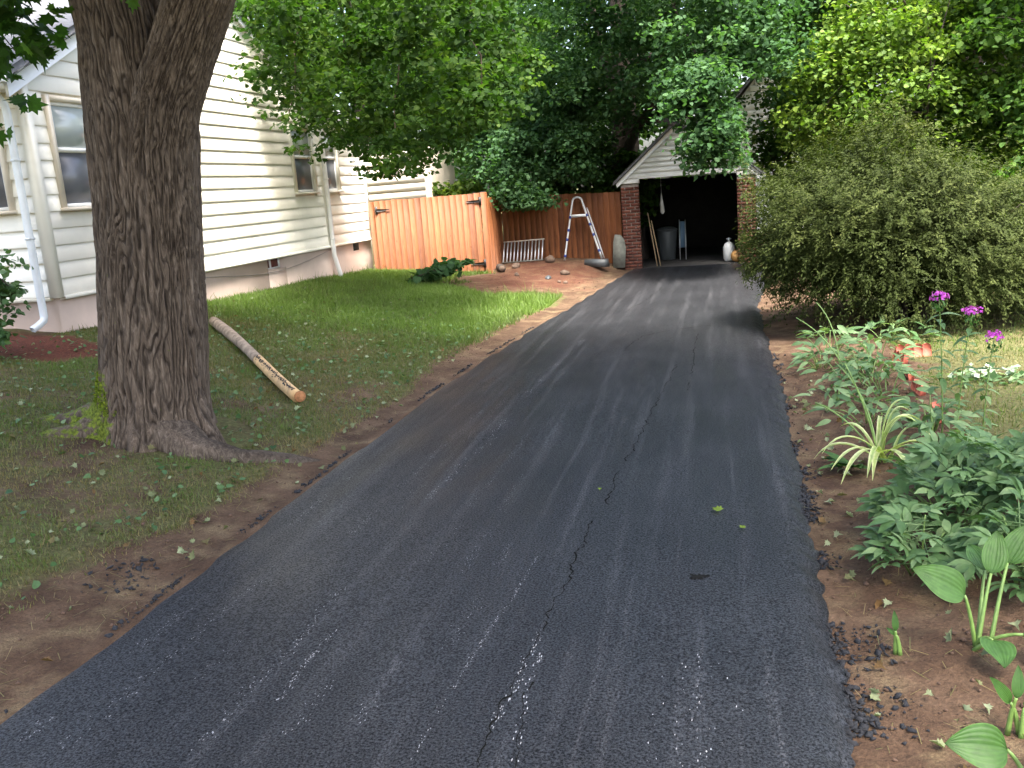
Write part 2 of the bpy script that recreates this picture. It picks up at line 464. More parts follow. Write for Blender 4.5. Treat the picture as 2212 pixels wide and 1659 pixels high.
tag(ground, kind='structure')

# ------------------------------------------------------------------ driveway
ys = np.concatenate([np.arange(-7, 2, .25), np.arange(2, 22.45, .05)])
us = np.concatenate([[0, .004, .012, .03, .06], np.linspace(.1, .9, 30), [.94, .97, .988, .996, 1.0]])
YL = xl(ys)+wob(ys, 1)*.18; YR = xr(ys)+wob(ys, 2)*.9+(vnoise(ys*16+3, ys*0)-.5)*.035+.02
UX = YL[:, None]+(YR-YL)[:, None]*us[None]
UY = np.repeat(ys[:, None], len(us), 1)
dl = UX-YL[:, None]; dr = YR[:, None]-UX
UZ = -.02*np.exp(-(dl/.03)**2)-.07*np.exp(-(dr/.06)**2)+.010*np.exp(-((dr-.14)/.06)**2)
UZ = UZ+(fbm(UX*.8, UY*.5)-.5)*.018+(fbm(UX*2.5, UY*1.2+5)-.5)*.007
n0, n1 = UX.shape
V = np.stack([UX, UY, UZ], -1).reshape(-1, 3)
I = np.arange(n0-1)[:, None]*n1+np.arange(n1-1)[None]
F4 = [np.stack([I, I+1, I+n1+1, I+n1], -1).reshape(-1, 4)]
# skirts
sk = []
for side in (0, n1-1):
    top = np.arange(n0)*n1+side
    lowv = V[top].copy(); lowv[:, 2] = -.18; lowv[:, 0] += (-.02 if side == 0 else .03)
    lo = len(V)+np.arange(n0); V = np.concatenate([V, lowv])
    q = np.stack([top[:-1], top[1:], lo[1:], lo[:-1]], -1)
    sk.append(q if side == 0 else q[:, ::-1])
driveway = mobj('driveway', V, F4+sk, M['asphalt'], smooth=True)
tag(driveway, kind='structure')
def dz(x, y):
    return (fbm(np.array([x*.8]), np.array([y*.5]))-.5)[0]*.018+(fbm(np.array([x*2.5]), np.array([y*1.2+5]))-.5)[0]*.007

CR_A = [(-.96,2.6),(-.96,2.97),(-.95,3.1),(-.96,3.25),(-.95,3.4),(-.92,3.49),(-.93,3.6),(-.93,3.74),(-.92,3.83),(-.91,3.93),(-.92,4.03),(-.91,4.2),(-.9,4.38),(-.88,4.57),(-.87,4.73),(-.87,4.95),(-.86,5.16),(-.85,5.45),(-.8,5.82),(-.78,6.59),(-.75,6.99),(-.72,7.61),(-.68,8.14),(-.65,8.89),(-.59,9.78),(-.53,10.53)]
CR_B = [(-.80,2.6),(-.81,3.01),(-.83,3.14),(-.83,3.25),(-.85,3.36),(-.86,3.53),(-.88,3.68),(-.87,3.76),(-.89,3.87)]
CR_D = [(-1.21,2.97),(-1.21,3.15),(-1.21,3.36),(-1.19,3.52),(-1.18,3.76),(-1.16,4.12),(-1.13,4.34),(-1.11,4.77),(-1.1,4.97)]
CR_E = [(-2.07,5.96),(-2.08,6.44),(-2.06,6.8),(-2.0,7.35),(-2.02,8.12),(-2.01,8.97),(-1.99,10.08),(-1.93,11.34),(-1.87,12.93),(-1.71,14.39)]
CR_G = [(-2.71,2.89),(-2.69,3.06),(-2.68,3.2),(-2.7,3.48),(-2.67,3.86),(-2.66,4.39),(-2.59,4.59)]
CR_H = [(-2.12,2.94),(-2.12,3.15),(-2.13,3.34),(-2.12,3.51),(-2.1,3.65),(-2.09,3.87),(-2.12,4.26),(-2.11,4.46)]
CR_I = [(-1.94,3.34),(-1.95,3.47),(-1.96,3.67),(-1.95,3.91),(-1.94,4.0)]
CR_J = [(-.38,9.2),(-.36,10.4),(-.37,11.6),(-.35,12.6)]
CR_K = [(-1.25,11.5),(-1.1,12.6),(-.75,13.0),(-.2,13.3),(.1,13.4)]
CR_L = [(-1.55,15.2),(-1.35,16.4),(-1.2,17.7),(-1.15,19.0)]
def ribbon(path, wmin, wmax, jag, step, seed, broken=0.0):
    r = np.random.default_rng(seed); P = np.array(path, float)
    L = np.concatenate([[0], np.cumsum(np.linalg.norm(np.diff(P, axis=0), axis=1))])
    s = np.arange(0, L[-1], step)
    X = np.interp(s, L, P[:, 0])+(vnoise(s*9+seed, s*0)-.5)*jag*1.6+r.uniform(-jag, jag, len(s))*.5; Y = np.interp(s, L, P[:, 1])
    W = r.uniform(wmin, wmax, len(s))*(.4+1.2*vnoise(s*5+seed*3, s*0))
    keep = vnoise(s*(2.2+broken*3)+seed*5, s*0+3) > broken
    V = []; F = []
    for i in range(len(s)):
        z = dz(X[i], Y[i])+.003
        V += [(X[i]-W[i], Y[i]+r.uniform(-.3, .3)*step, z), (X[i]+W[i], Y[i]+r.uniform(-.3, .3)*step, z)]
        if i and keep[i] and keep[i-1]: F.append((2*i-2, 2*i-1, 2*i+1, 2*i))
    return np.array(V), np.array(F)
for nm, p, a, b_, jag, st, sd_, br, mt in [
    ('crack', CR_A, .0014, .0048, .026, .03, 1, .24, 'crack'), ('crack', CR_B, .0015, .004, .02, .03, 2, .42, 'crack'),
    ('crack', CR_J, .002, .005, .02, .06, 3, .45, 'crack'), ('crack', CR_K, .002, .005, .03, .06, 4, .35, 'crack'), ('crack', CR_L, .002, .006, .03, .06, 5, .35, 'crack')]:
    V_, F_ = ribbon(p, a, b_, jag, st, sd_, br); mobj(nm, V_, F_, M[mt], driveway)
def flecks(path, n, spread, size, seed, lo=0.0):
    """pale chips painting in sealer glints, and scuffs, along a line"""
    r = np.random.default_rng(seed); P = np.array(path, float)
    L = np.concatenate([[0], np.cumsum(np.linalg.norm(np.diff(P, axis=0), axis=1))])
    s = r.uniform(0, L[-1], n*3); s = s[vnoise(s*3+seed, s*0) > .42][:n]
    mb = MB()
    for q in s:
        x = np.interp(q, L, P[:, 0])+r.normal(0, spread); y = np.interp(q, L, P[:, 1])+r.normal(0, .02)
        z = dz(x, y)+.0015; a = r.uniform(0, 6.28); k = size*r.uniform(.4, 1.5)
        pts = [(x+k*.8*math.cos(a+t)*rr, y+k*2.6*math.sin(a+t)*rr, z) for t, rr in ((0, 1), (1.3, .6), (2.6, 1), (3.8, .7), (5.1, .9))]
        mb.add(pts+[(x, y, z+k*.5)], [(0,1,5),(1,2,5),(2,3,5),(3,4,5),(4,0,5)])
    o = mb.build('glint_scuff_line', M['glint_scuff'], driveway); o['kind'] = 'stuff'
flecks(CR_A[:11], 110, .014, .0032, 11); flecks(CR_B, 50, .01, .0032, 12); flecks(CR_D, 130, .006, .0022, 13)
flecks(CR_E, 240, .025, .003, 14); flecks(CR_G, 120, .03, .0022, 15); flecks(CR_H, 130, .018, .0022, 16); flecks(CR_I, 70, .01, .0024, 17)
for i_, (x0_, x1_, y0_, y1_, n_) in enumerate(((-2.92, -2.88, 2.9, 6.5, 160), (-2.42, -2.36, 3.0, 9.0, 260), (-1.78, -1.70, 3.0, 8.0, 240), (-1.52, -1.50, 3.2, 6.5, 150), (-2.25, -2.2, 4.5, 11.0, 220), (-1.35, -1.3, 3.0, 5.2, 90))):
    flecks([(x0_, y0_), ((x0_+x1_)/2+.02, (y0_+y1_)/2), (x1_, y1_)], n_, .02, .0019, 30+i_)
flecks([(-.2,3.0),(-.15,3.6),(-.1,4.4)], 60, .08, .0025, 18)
mb = MB(); r_ = np.random.default_rng(5)
ang = np.linspace(0, 2*math.pi, 23)[:-1]; rr_ = r_.uniform(.014, .055, 22)
mb.add([(-.17+1.2*rr_[i]*math.cos(ang[i]), 4.72+rr_[i]*.9*math.sin(ang[i]), dz(-.17+1.2*rr_[i]*math.cos(ang[i]), 4.72+rr_[i]*.9*math.sin(ang[i]))+.004) for i in range(22)]+[(-.17, 4.72, dz(-.17, 4.72)+.004)], [(i, (i+1) % 22, 22) for i in range(22)])
mb.build('worn_hole', M['crack'], driveway)

# crumbs of asphalt along the edges
def blob_template():
    V = np.array([(0,0,1),(.9,0,.3),(.25,.85,.25),(-.75,.5,.35),(-.7,-.55,.2),(.3,-.85,.3),(0,0,-.4)], float)
    F = np.array([(0,1,2),(0,2,3),(0,3,4),(0,4,5),(0,5,1),(6,2,1),(6,3,2),(6,4,3),(6,5,4),(6,1,5)]); return V, F
def scatter(tV, tF, P, S, yaw, tilt, tint, seed=0):
    """copies of a template at points: yaw about z and random tilt"""
    n = len(P); r = np.random.default_rng(seed)
    cy, sy = np.cos(yaw), np.sin(yaw)
    Rz = np.zeros((n, 3, 3)); Rz[:, 0, 0] = cy; Rz[:, 0, 1] = -sy; Rz[:, 1, 0] = sy; Rz[:, 1, 1] = cy; Rz[:, 2, 2] = 1
    a = r.uniform(0, 2*math.pi, n); t = np.broadcast_to(tilt, (n,))
    k = np.stack([np.cos(a), np.sin(a), 0*a], -1); K = np.zeros((n, 3, 3))
    K[:, 0, 1] = -k[:, 2]; K[:, 0, 2] = k[:, 1]; K[:, 1, 0] = k[:, 2]; K[:, 1, 2] = -k[:, 0]; K[:, 2, 0] = -k[:, 1]; K[:, 2, 1] = k[:, 0]
    Rt = np.eye(3)[None]+np.sin(t)[:, None, None]*K+(1-np.cos(t))[:, None, None]*(K@K)
    Rr = Rt@Rz
    S = np.asarray(S); S = S[:, None] if S.ndim == 1 else S
    V = np.einsum('nij,nkj->nki', Rr, tV[None]*S[:, None, :] if S.shape[1] == 3 else tV[None]*S[:, :, None])+P[:, None, :]
    k_ = len(tV); F = (tF[None]+(np.arange(n)*k_)[:, None, None]).reshape(-1, tF.shape[1])
    return V.reshape(-1, 3), F, np.repeat(tint, k_)
tV, tF = blob_template(); tV = tV*np.array([1, 1, .7])+np.array([[.2,.1,0],[0,-.3,.2],[.1,0,-.2],[0,.2,.3],[-.2,0,-.1],[.3,0,0],[0,0,0]])
n = 4200; yy = rng.uniform(2.3, 12.5, n); yy[:2200] = rng.uniform(2.3, 6.5, 2200); xx = xr(yy)+wob(yy, 2)*.9+np.abs(rng.normal(0, .055, n))-.01
clump = vnoise(yy*3.1, yy*0+2); keep = clump+rng.uniform(-.18, .18, n) > .54
xx = np.where((yy < 4.6) & (rng.uniform(size=n) < .3) & (clump > .5), xx+rng.uniform(0, .22, n), xx); xx, yy = xx[keep], yy[keep]
n2 = 1300; y2 = rng.uniform(2.5, 14, n2); x2 = xl(y2)+wob(y2, 1)*.18-np.abs(rng.normal(0, .025, n2))+.01
k2 = vnoise(y2*2.7, y2*0+8)+rng.uniform(-.2, .2, n2) > .5; x2, y2 = x2[k2], y2[k2]
n3 = 90; y3 = rng.normal(4.55, .16, n3); x3 = rng.normal(-3.5, .1, n3)
X = np.concatenate([xx, x2, x3]); Y = np.concatenate([yy, y2, y3])
P = np.stack([X, Y, ht(X, Y)+.006], -1)
V_, F_, T_ = scatter(tV, tF, P, (rng.uniform(.004, .007, len(P))+.018*rng.uniform(0, 1, len(P))**3)[:, None]*rng.uniform(.6, 1.4, (len(P), 3))*np.array([1, 1, .7]), rng.uniform(0, 6.28, len(P)), rng.uniform(0, 1.2, len(P)), rng.uniform(0, 1, len(P)), 3)
o = mobj('asphalt_crumbs', V_, F_, M['crumb']); tag(o, 'black asphalt crumbs spilled along both edges of the driveway', 'asphalt crumbs', kind='stuff')

# ------------------------------------------------------------------ things built in world coordinates
def part(mb, name, mat, thing, **k):
    o = mb.build(name, mat, thing, **k)
    if thing is not None and thing.type == 'EMPTY': o.location = -thing.location
    return o
def adopt(o, thing):
    o.parent = thing
    if thing.type == 'EMPTY': o.location = -thing.location
    return o

# ------------------------------------------------------------------ house
HX, HY0, HY1, HY2 = -8.2, 10.2, 18.85, 21.35
SB, ROW, EAVE = 1.21, .21, 4.0
house = empty('house', (HX, HY0, H(HX, HY0)), 'cream clapboard house with pink stucco foundation left of the driveway', 'house')
mb = MB()
for a, b_ in ((HY0+.04, 15.96), (16.7, HY2)): mb.box((HX-9, a, -.6), (HX-.04, b_, SB+.02))
mb.box((HX-9, 15.96, -.6), (HX-.04, 16.7, .96)); mb.box((HX-9, 15.96, .96), (HX-.30, 16.7, SB+.02))
mb.build('foundation', M['found'], house).location = -house.location
mb = MB()
mb.box((HX-9, HY0+.06, SB+.02), (HX-.03, HY1, EAVE)); mb.prism([(HY0+.06, EAVE), (HY1, EAVE), ((HY0+HY1)/2, EAVE+(HY1-HY0)/4)], 0, HX-9, HX-.03)
mb.box((HX-6, HY1, SB+.02), (HX-.05, HY2, 3.92))
wall = part(mb, 'wall', M['siding'], house)
WINS = [(10.62, 11.62, 2.37, 3.62), (17.48, 18.36, 2.42, 3.6), (18.98, 19.62, 2.42, 3.6)]
def segs(y0, y1, z0, z1):
    S = [(y0, y1)]
    for a, b_, c_, d in WINS:
        if z1 <= c_-.08 or z0 >= d+.08: continue
        N = []
        for p, q in S:
            if b_+.07 <= p or a-.07 >= q: N.append((p, q)); continue
            if a-.07 > p: N.append((p, a-.07))
            if b_+.07 < q: N.append((b_+.07, q))
        S = N
    return S
def side_board(y0, y1, z, x=HX, h=ROW):
    m_ = MB(); m_.prism([(x-.03, z), (x+.006, z), (x+.0075, z+.012), (x-.006, z+h+.012), (x-.03, z+h+.012)], 1, y0, y1); m_.build('siding_board', M['siding'], wall)
k = 0
while True:
    z = SB+k*ROW; k += 1
    if z+ROW > EAVE:
        t = (z+ROW-EAVE)/.5; y0, y1 = HY0+t+.05, HY1-t-.05
    else: y0, y1 = HY0+.09, HY1-.09
    if y1-y0 < .4: break
    for p, q in segs(y0, y1, z, z+ROW): side_board(p, q, z)
    if z+ROW < 3.95:
        for p, q in segs(HY1+.02, HY2-.08, z, z+ROW): side_board(p, q, z, HX-.02)
def front_board(x0, x1, z):
    m_ = MB(); y = HY0
    m_.prism([(y+.06, z), (y-.016, z), (y-.018, z+.012), (y+.012, z+ROW+.012), (y+.06, z+ROW+.012)], 0, x0, x1); m_.build('siding_board', M['siding'], wall)
for k in range(13):
    z = SB+k*ROW
    if 2.3 < z+ROW and z < 3.62:
        front_board(HX-.62, HX-.09, z) if False else None
        front_board(HX-.36, HX-.09, z); front_board(HX-6, HX-1.52, z)
    else: front_board(HX-6, HX-.09, z)
# corner boards, base trim, rake boards
m_ = MB(); m_.box((HX-.09, HY0-.03, SB-.02), (HX+.035, HY0+.09, EAVE)); part(m_, 'corner_board', M['siding'], house)
m_ = MB(); m_.box((HX-.09, HY1-.09, SB-.02), (HX+.032, HY1+.015, EAVE-.05)); part(m_, 'corner_board', M['siding'], house)
m_ = MB(); m_.box((HX-.1, HY2-.08, SB-.02), (HX+.018, HY2+.03, 3.9)); part(m_, 'corner_board', M['siding'], house)
m_ = MB(); m_.prism([(HX-.04, SB-.05), (HX+.045, SB-.05), (HX+.045, SB-.02), (HX+.02, SB+.003), (HX-.04, SB+.003)], 1, HY0+.091, HY1-.091); part(m_, 'base_trim', M['siding'], house)
m_ = MB(); m_.prism([(HX-.04, SB-.05), (HX+.03, SB-.05), (HX+.03, SB-.02), (HX, SB+.003), (HX-.04, SB+.003)], 1, HY1+.016, HY2-.081); part(m_, 'base_trim', M['siding'], house)
m_ = MB(); m_.box((HX-6, HY0-.04, SB-.05), (HX-.091, HY0+.05, SB-.004)); part(m_, 'base_trim', M['siding'], house)
ym = (HY0+HY1)/2; za = EAVE+(HY1-HY0)/4
for sgn in (-1, 1):
    ye = HY0-.3 if sgn < 0 else HY1+.3; ze = EAVE-.15
    m_ = MB(); m_.prism([(ye, ze-.06), (ym, za+.05-.06), (ym, za-.14), (ye, ze-.24)], 0, HX+.035, HX+.075); part(m_, 'rake_board', M['white_trim'], house)
m_ = MB()
m_.prism([(HY0-.38, EAVE-.19), (ym, za), (HY1+.38, EAVE-.19), (HY1+.38, EAVE-.10), (ym, za+.1), (HY0-.38, EAVE-.10)], 0, HX-9.2, HX+.14)
roof = part(m_, 'roof', M['roof'], house)
m_ = MB(); m_.prism([(HX+.25, 3.88), (HX-3, 4.9), (HX-3, 4.98), (HX+.25, 3.96)], 1, HY1+.42, HY2+.25); part(m_, 'rear_roof', M['roof'], house)
m_ = MB(); m_.box((HX+.18, HY1+.42, 3.80), (HX+.24, HY2+.2, 3.9)); part(m_, 'fascia', M['white_trim'], house)
m_ = MB(); m_.box((HX-8, HY0-.50, EAVE-.25), (HX+.16, HY0-.385, EAVE-.12), bev=.015); part(m_, 'gutter', M['gutter'], house)
m_ = MB(); m_.box((HX-8, HY0-.38, EAVE-.30), (HX+.03, HY0-.06, EAVE-.22)); part(m_, 'soffit', M['siding'], house)
# windows
def window_side(y0, y1, z0, z1, x=HX, fm='trim'):
    m_ = MB()
    for a, b_ in (((x-.03, y0-.07, z0-.07), (x+.05, y0, z1+.07)), ((x-.03, y1, z0-.07), (x+.05, y1+.07, z1+.07)),
                  ((x-.03, y0, z1), (x+.05, y1, z1+.07)), ((x-.03, y0-.09, z0-.11), (x+.09, y1+.09, z0-.071))): m_.box(a, b_)
    w_ = part(m_, 'window', M[fm], house)
    zm = (z0+z1)/2+.03
    for nm, za_, zb_, xo, mt in (('upper_sash', zm-.02, z1, .02, 'pane_light'), ('lower_sash', z0-.07, zm+.02, 0.0, 'pane_dark')):
        m_ = MB(); f = .05
        xi = x-.028+xo
        for a, b_ in (((xi, y0, za_), (xi+.024, y0+f, zb_)), ((xi, y1-f, za_), (xi+.024, y1, zb_)), ((xi, y0+f, zb_-f), (xi+.024, y1-f, zb_)), ((xi, y0+f, za_), (xi+.024, y1-f, za_+f))): m_.box(a, b_)
        m_.build(nm, M['white_trim'], w_)
        m_ = MB(); m_.box((xi+.004, y0+f, za_+f), (xi+.012, y1-f, zb_-f)); m_.build('pane', M[mt], w_)
for i, (a, b_, c_, d) in enumerate(WINS): window_side(a, b_, c_, d, fm='trim' if i == 0 else 'siding')
def window_front(x0, x1, z0, z1, y):
    m_ = MB()
    for a, b_ in (((x0-.07, y-.05, z0-.07), (x0, y+.03, z1+.07)), ((x1, y-.05, z0-.07), (x1+.07, y+.03, z1+.07)),
                  ((x0, y-.05, z1), (x1, y+.03, z1+.07)), ((x0-.09, y-.09, z0-.11), (x1+.09, y+.03, z0-.071))): m_.box(a, b_)
    w_ = part(m_, 'window', M['trim'], house); zm = (z0+z1)/2+.03
    for nm, za_, zb_, yo, mt in (('upper_sash', zm-.02, z1, -.02, 'pane_light'), ('lower_sash', z0-.07, zm+.02, 0, 'pane_dark')):
        m_ = MB(); f = .05; yi = y+.028+yo
        for a, b_ in (((x0, yi-.024, za_), (x0+f, yi, zb_)), ((x1-f, yi-.024, za_), (x1, yi, zb_)), ((x0+f, yi-.024, zb_-f), (x1-f, yi, zb_)), ((x0+f, yi-.024, za_), (x1-f, yi, za_+f))): m_.box(a, b_)
        m_.build(nm, M['white_trim'], w_)
        m_ = MB(); m_.box((x0+f, yi-.012, za_+f), (x1-f, yi-.004, zb_-f)); m_.build('pane', M[mt], w_)
window_front(HX-1.45, HX-.43, 2.38, 3.55, HY0)
# basement window and vent
m_ = MB()
for a, b_ in ((15.96, 16.0), (16.30, 16.34), (16.66, 16.7)): m_.box((HX-.20, a, .962), (HX-.16, b_, SB-.06))
m_.box((HX-.20, 16.0, .962), (HX-.163, 16.66, .985))
bw = part(m_, 'basement_window', M['white_trim'], house)
m_ = MB(); m_.box((HX-.19, 16.001, .986), (HX-.18, 16.299, SB-.06)); m_.build('pane', M['red_inside'], bw)
m_ = MB(); m_.box((HX-.19, 16.341, .986), (HX-.18, 16.659, SB-.06)); m_.build('pane', M['red_inside'], bw)
m_ = MB()
for i in range(5): m_.box((HX-.045, 20.22, 1.0+i*.034), (HX-.028, 20.52, 1.022+i*.034))
m_.box((HX-.046, 20.2, .985), (HX-.036, 20.54, 1.165)); part(m_, 'vent', M['dark'], house)
# rear porch seen above the gate
m_ = MB(); m_.box((HX-3, 23.6, -.3), (HX+.75, 26.5, 3.5)); pw = part(m_, 'porch_wall', M['trim'], house)
for k in range(10):
    m_ = MB(); z = 1.4+k*.21; m_.prism([(23.6, z), (23.58, z), (23.592, z+.2), (23.6, z+.2)], 0, HX-2, HX+.76); m_.build('siding_board', M['trim'], pw)
# downspouts
def downspout(label, pts, wx, wy, mat, ribs=None):
    P = np.array(pts, float); th = empty('downspout', P[-1], label, 'downspout')
    m_ = MB(); r = []
    prof = [(-wx/2+.01, -wy/2), (wx/2-.01, -wy/2), (wx/2, -wy/2+.01), (wx/2, wy/2-.01), (wx/2-.01, wy/2), (-wx/2+.01, wy/2), (-wx/2, wy/2-.01), (-wx/2, -wy/2+.01)]
    V = []
    for i, p in enumerate(P):
        d = P[min(i+1, len(P)-1)]-P[max(i-1, 0)]; d /= np.linalg.norm(d)
        ux = np.array([1., 0, 0])-d*d[0]; ux /= np.linalg.norm(ux); uy = np.cross(d, ux)
        V += [p+ux*a+uy*b_ for a, b_ in prof]
    F = []
    for i in range(len(P)-1):
        for j in range(8): q = (j+1) % 8; F.append((i*8+j, i*8+q, i*8+8+q, i*8+8+j))
    m_.add(V, F); pp = part(m_, 'pipe', mat, th)
    for z in (ribs or []):
        m_ = MB(); i = int(np.argmin(np.abs(P[:, 2]-z))); p = P[i].copy(); p[2] = z
        m_.box((p[0]-wx/2-.004, p[1]-wy/2-.004, z-.015), (p[0]+wx/2+.004, p[1]+wy/2+.004, z+.015)); part(m_, 'bracket', mat, th)
    return th
dx, dy = HX-.14, HY0-.13
pts = [(dx, dy-.20, 3.80), (dx, dy-.18, 3.72), (dx, dy-.02, 3.55), (dx, dy, 3.45)]+[(dx, dy, z) for z in np.linspace(3.3, 1.1, 12)]+[(dx, dy, .98), (dx, dy-.02, .93), (dx-.03, dy-.09, .88), (dx-.06, dy-.17, .84)]
downspout('pale grey downspout at the front corner of the house, beside the big tree trunk', pts, .085, .065, M['gutter'], [2.9, 1.95])
dx, dy = HX+.085, HY1-.05
gz = H(dx+.2, dy)
pts = [(dx-.02, dy, 3.97)]+[(dx, dy, z) for z in np.linspace(3.85, gz+.55, 12)]
for i, z in enumerate(np.linspace(gz+.5, gz+.05, 16)): pts.append((dx+.004*i, dy+.006*i, z))
downspout('white downspout running down between two side windows of the house', pts, .085, .075, M['white_trim'], [2.6, 1.35])
cb = MB(); t = np.linspace(0, 1, 24); Yc = 13.0+6.6*t; Zc = 1.17-.24*(1-(2*t-.95)**2).clip(0)+.02*np.sin(t*9)
cb.tube(np.stack([HX-.028+0*t, Yc, Zc], -1), .006, 5)
o = cb.build('cable', M['cable']); tag(o, 'thin cable sagging along the pink foundation of the house', 'cable')

# ------------------------------------------------------------------ gate and fence
GY = 21.0
gate = empty('wooden_gate', (-6.6, GY, H(-6.6, GY)), 'orange cedar plank gate with black hinges beside the house corner', 'gate')
xs = np.linspace(-7.93, -5.36, 19)
for i in range(18):
    a, b_ = xs[i]+.0008, xs[i+1]-.0008; yo = rng.uniform(-.006, .006); zb = H((a+b_)/2, GY)+.05
    m_ = MB(); m_.box((a, GY-.02+yo, zb), (b_, GY+yo, 2.055+rng.uniform(-.008, .008)), bev=.003); part(m_, 'board', M['wood'], gate)
for z in (.75, 1.75):
    m_ = MB(); m_.box((-7.93, GY+.012, z), (-5.36, GY+.05, z+.09)); part(m_, 'rail', M['wood'], gate)
def hinge(x, z, s):
    m_ = MB(); m_.box((x-.03, GY-.034, z-.09), (x+.03, GY-.027, z+.09))
    m_.prism([(x, z+.035), (x+s*.32, z+.012), (x+s*.34, z), (x+s*.32, z-.012), (x, z-.035)], 1, GY-.042, GY-.0345)
    m_.tube([(x, GY-.045, z-.075), (x, GY-.045, z+.075)], .014, 8); part(m_, 'hinge', M['black_iron'], gate)
hinge(-7.88, 1.84, 1); hinge(-5.36, 1.88, -1); hinge(-5.36, .46, -1)
m_ = MB(); m_.box((-5.36+.06, GY-.034, 1.2), (-5.36+.0601, GY-.0335, 1.2001))
for nm, x0, x1 in (('latch', -8.06, -7.95), ('hinge', -5.345, -5.21)):
    th = empty('gate_post', ((x0+x1)/2, GY, H(x0, GY)), 'narrow cedar post between the house corner and the gate' if nm == 'latch' else 'cedar post on the hinge side of the gate, at the fence corner', 'post')
    m_ = MB(); m_.box((x0, GY-.03, H(x0, GY)-.2), (x1, GY+.09, 2.05 if nm == 'latch' else 2.07), bev=.006); part(m_, 'post', M['wood'], th)
fence = empty('wooden_fence', (-3.8, 22.65, H(-3.8, 22.6)), 'cedar plank fence from the gate post to the brick garage', 'fence')
FY = 22.65
xs = np.linspace(-5.26, -2.33, 22)
for i in range(21):
    a, b_ = xs[i]+.0008, xs[i+1]-.0008; yo = rng.uniform(-.006, .006)
    m_ = MB(); m_.box((a, FY-.02+yo, H((a+b_)/2, FY)-.02), (b_, FY+yo, np.interp(a, [-5.26, -2.3], [1.93, 1.82])+rng.uniform(-.008, .008)), bev=.003); part(m_, 'board', M['wood'], fence)
ys_ = np.linspace(GY+.1, FY-.03, 12)
for i in range(11):
    m_ = MB(); xo = rng.uniform(-.004, .004); m_.box((-5.285+xo, ys_[i]+.003, H(-5.27, ys_[i])-.02), (-5.265+xo, ys_[i+1]-.003, 1.93+rng.uniform(-.008, .008)), bev=.003); part(m_, 'board', M['wood'], fence)
for z in (.7, 1.55):
    m_ = MB(); m_.box((-5.26, FY+.012, z), (-2.33, FY+.05, z+.09)); part(m_, 'rail', M['wood'], fence)

# ------------------------------------------------------------------ garage
GF = 22.5; GL, GR, OL, OR_, OH = -2.30, .80, -1.88, .37, 2.12
garage = empty('garage', ((GL+GR)/2, GF, 0), 'brick garage with white gable and open dark doorway at the end of the driveway', 'garage')
m_ = MB()
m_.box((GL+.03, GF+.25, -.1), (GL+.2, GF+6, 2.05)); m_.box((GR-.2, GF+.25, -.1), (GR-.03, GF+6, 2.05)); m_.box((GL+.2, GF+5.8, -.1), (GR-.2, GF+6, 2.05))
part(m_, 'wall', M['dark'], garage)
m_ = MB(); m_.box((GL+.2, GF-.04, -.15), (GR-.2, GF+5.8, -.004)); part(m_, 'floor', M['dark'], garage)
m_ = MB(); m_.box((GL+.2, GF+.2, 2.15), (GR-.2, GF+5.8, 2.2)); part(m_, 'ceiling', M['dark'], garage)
def brickwork(x0, x1, z0, z1):
    m_ = MB(); m_.box((x0+.008, GF+.008, z0), (x1-.008, GF+.24, z1)); pl = part(m_, 'brick_pillar', M['mortar'], garage)
    m_ = MB(); k = 0; z = z0
    while z+.066 < z1:
        x = x0-(0.11 if k % 2 else 0)
        while x < x1-.02:
            a, b_ = max(x, x0), min(x+.205, x1)
            if b_-a > .03: m_.box((a+.004, GF+rng.uniform(-.003, .003), z+.004), (b_-.004, GF+.232, z+.068), t=rng.uniform(0, 1))
            x += .215
        z += .076; k += 1
    o = m_.build('brickwork', M['brick'], pl); o['kind'] = 'stuff'
brickwork(GL, OL, -.05, 1.99); brickwork(OR_, GR, -.05, 1.99)
AX = (GL+GR)/2; SL = .86; EZ = 2.02; EX = GL-.10
AZ = EZ+SL*(AX-EX)
m_ = MB(); m_.prism([(GL-.05, EZ+.05), (AX, AZ-.02), (GR+.05, EZ+.05), (GR+.05, 2.0), (OR_, 2.0), (OR_, OH+.0), (OL, OH), (OL, 2.0), (GL-.05, 2.0)][::-1], 1, GF+.03, GF+.2)
gw = part(m_, 'gable_wall', M['white_siding'], garage)
z = 2.0; rh = .115
while z < AZ-.12:
    x0 = max(GL-.08, AX-(AZ-(z+rh))/SL+.03); x1 = min(GR+.08, AX+(AZ-(z+rh))/SL-.03)
    S = [(x0, x1)] if z >= OH-.02 else [(x0, OL-.01), (OR_+.01, x1)]
    for a, b_ in S:
        if b_-a < .08: continue
        m_ = MB(); m_.prism([(GF+.03, z), (GF-.016, z), (GF-.018, z+.008), (GF+.012, z+rh+.006), (GF+.03, z+rh+.006)], 0, a, b_); m_.build('siding_board', M['white_siding'], gw)
    z += rh
for s in (-1, 1):
    xe = AX+s*(AX-EX)
    m_ = MB(); m_.prism([(xe, EZ+.0), (AX, AZ), (AX, AZ-.12), (xe-s*.02, EZ-.10)], 1, GF-.05, GF-.025); part(m_, 'rake_board', M['white_siding'], garage)
m_ = MB(); m_.prism([(EX-.06, EZ-.03), (AX, AZ+.02), (2*AX-EX+.06, EZ-.03), (2*AX-EX+.06, EZ+.04), (AX, AZ+.10), (EX-.06, EZ+.04)], 1, GF-.10, GF+6.2); part(m_, 'roof', M['roof'], garage)
m_ = MB(); m_.box((OL-.012, GF-.012, 1.995), (OL+.02, GF+.2, OH-.001)); m_.box((OL+.021, GF-.02, OH-.03), (OR_-.001, GF+.2, OH-.003)); part(m_, 'door_trim', M['white_siding'], garage)

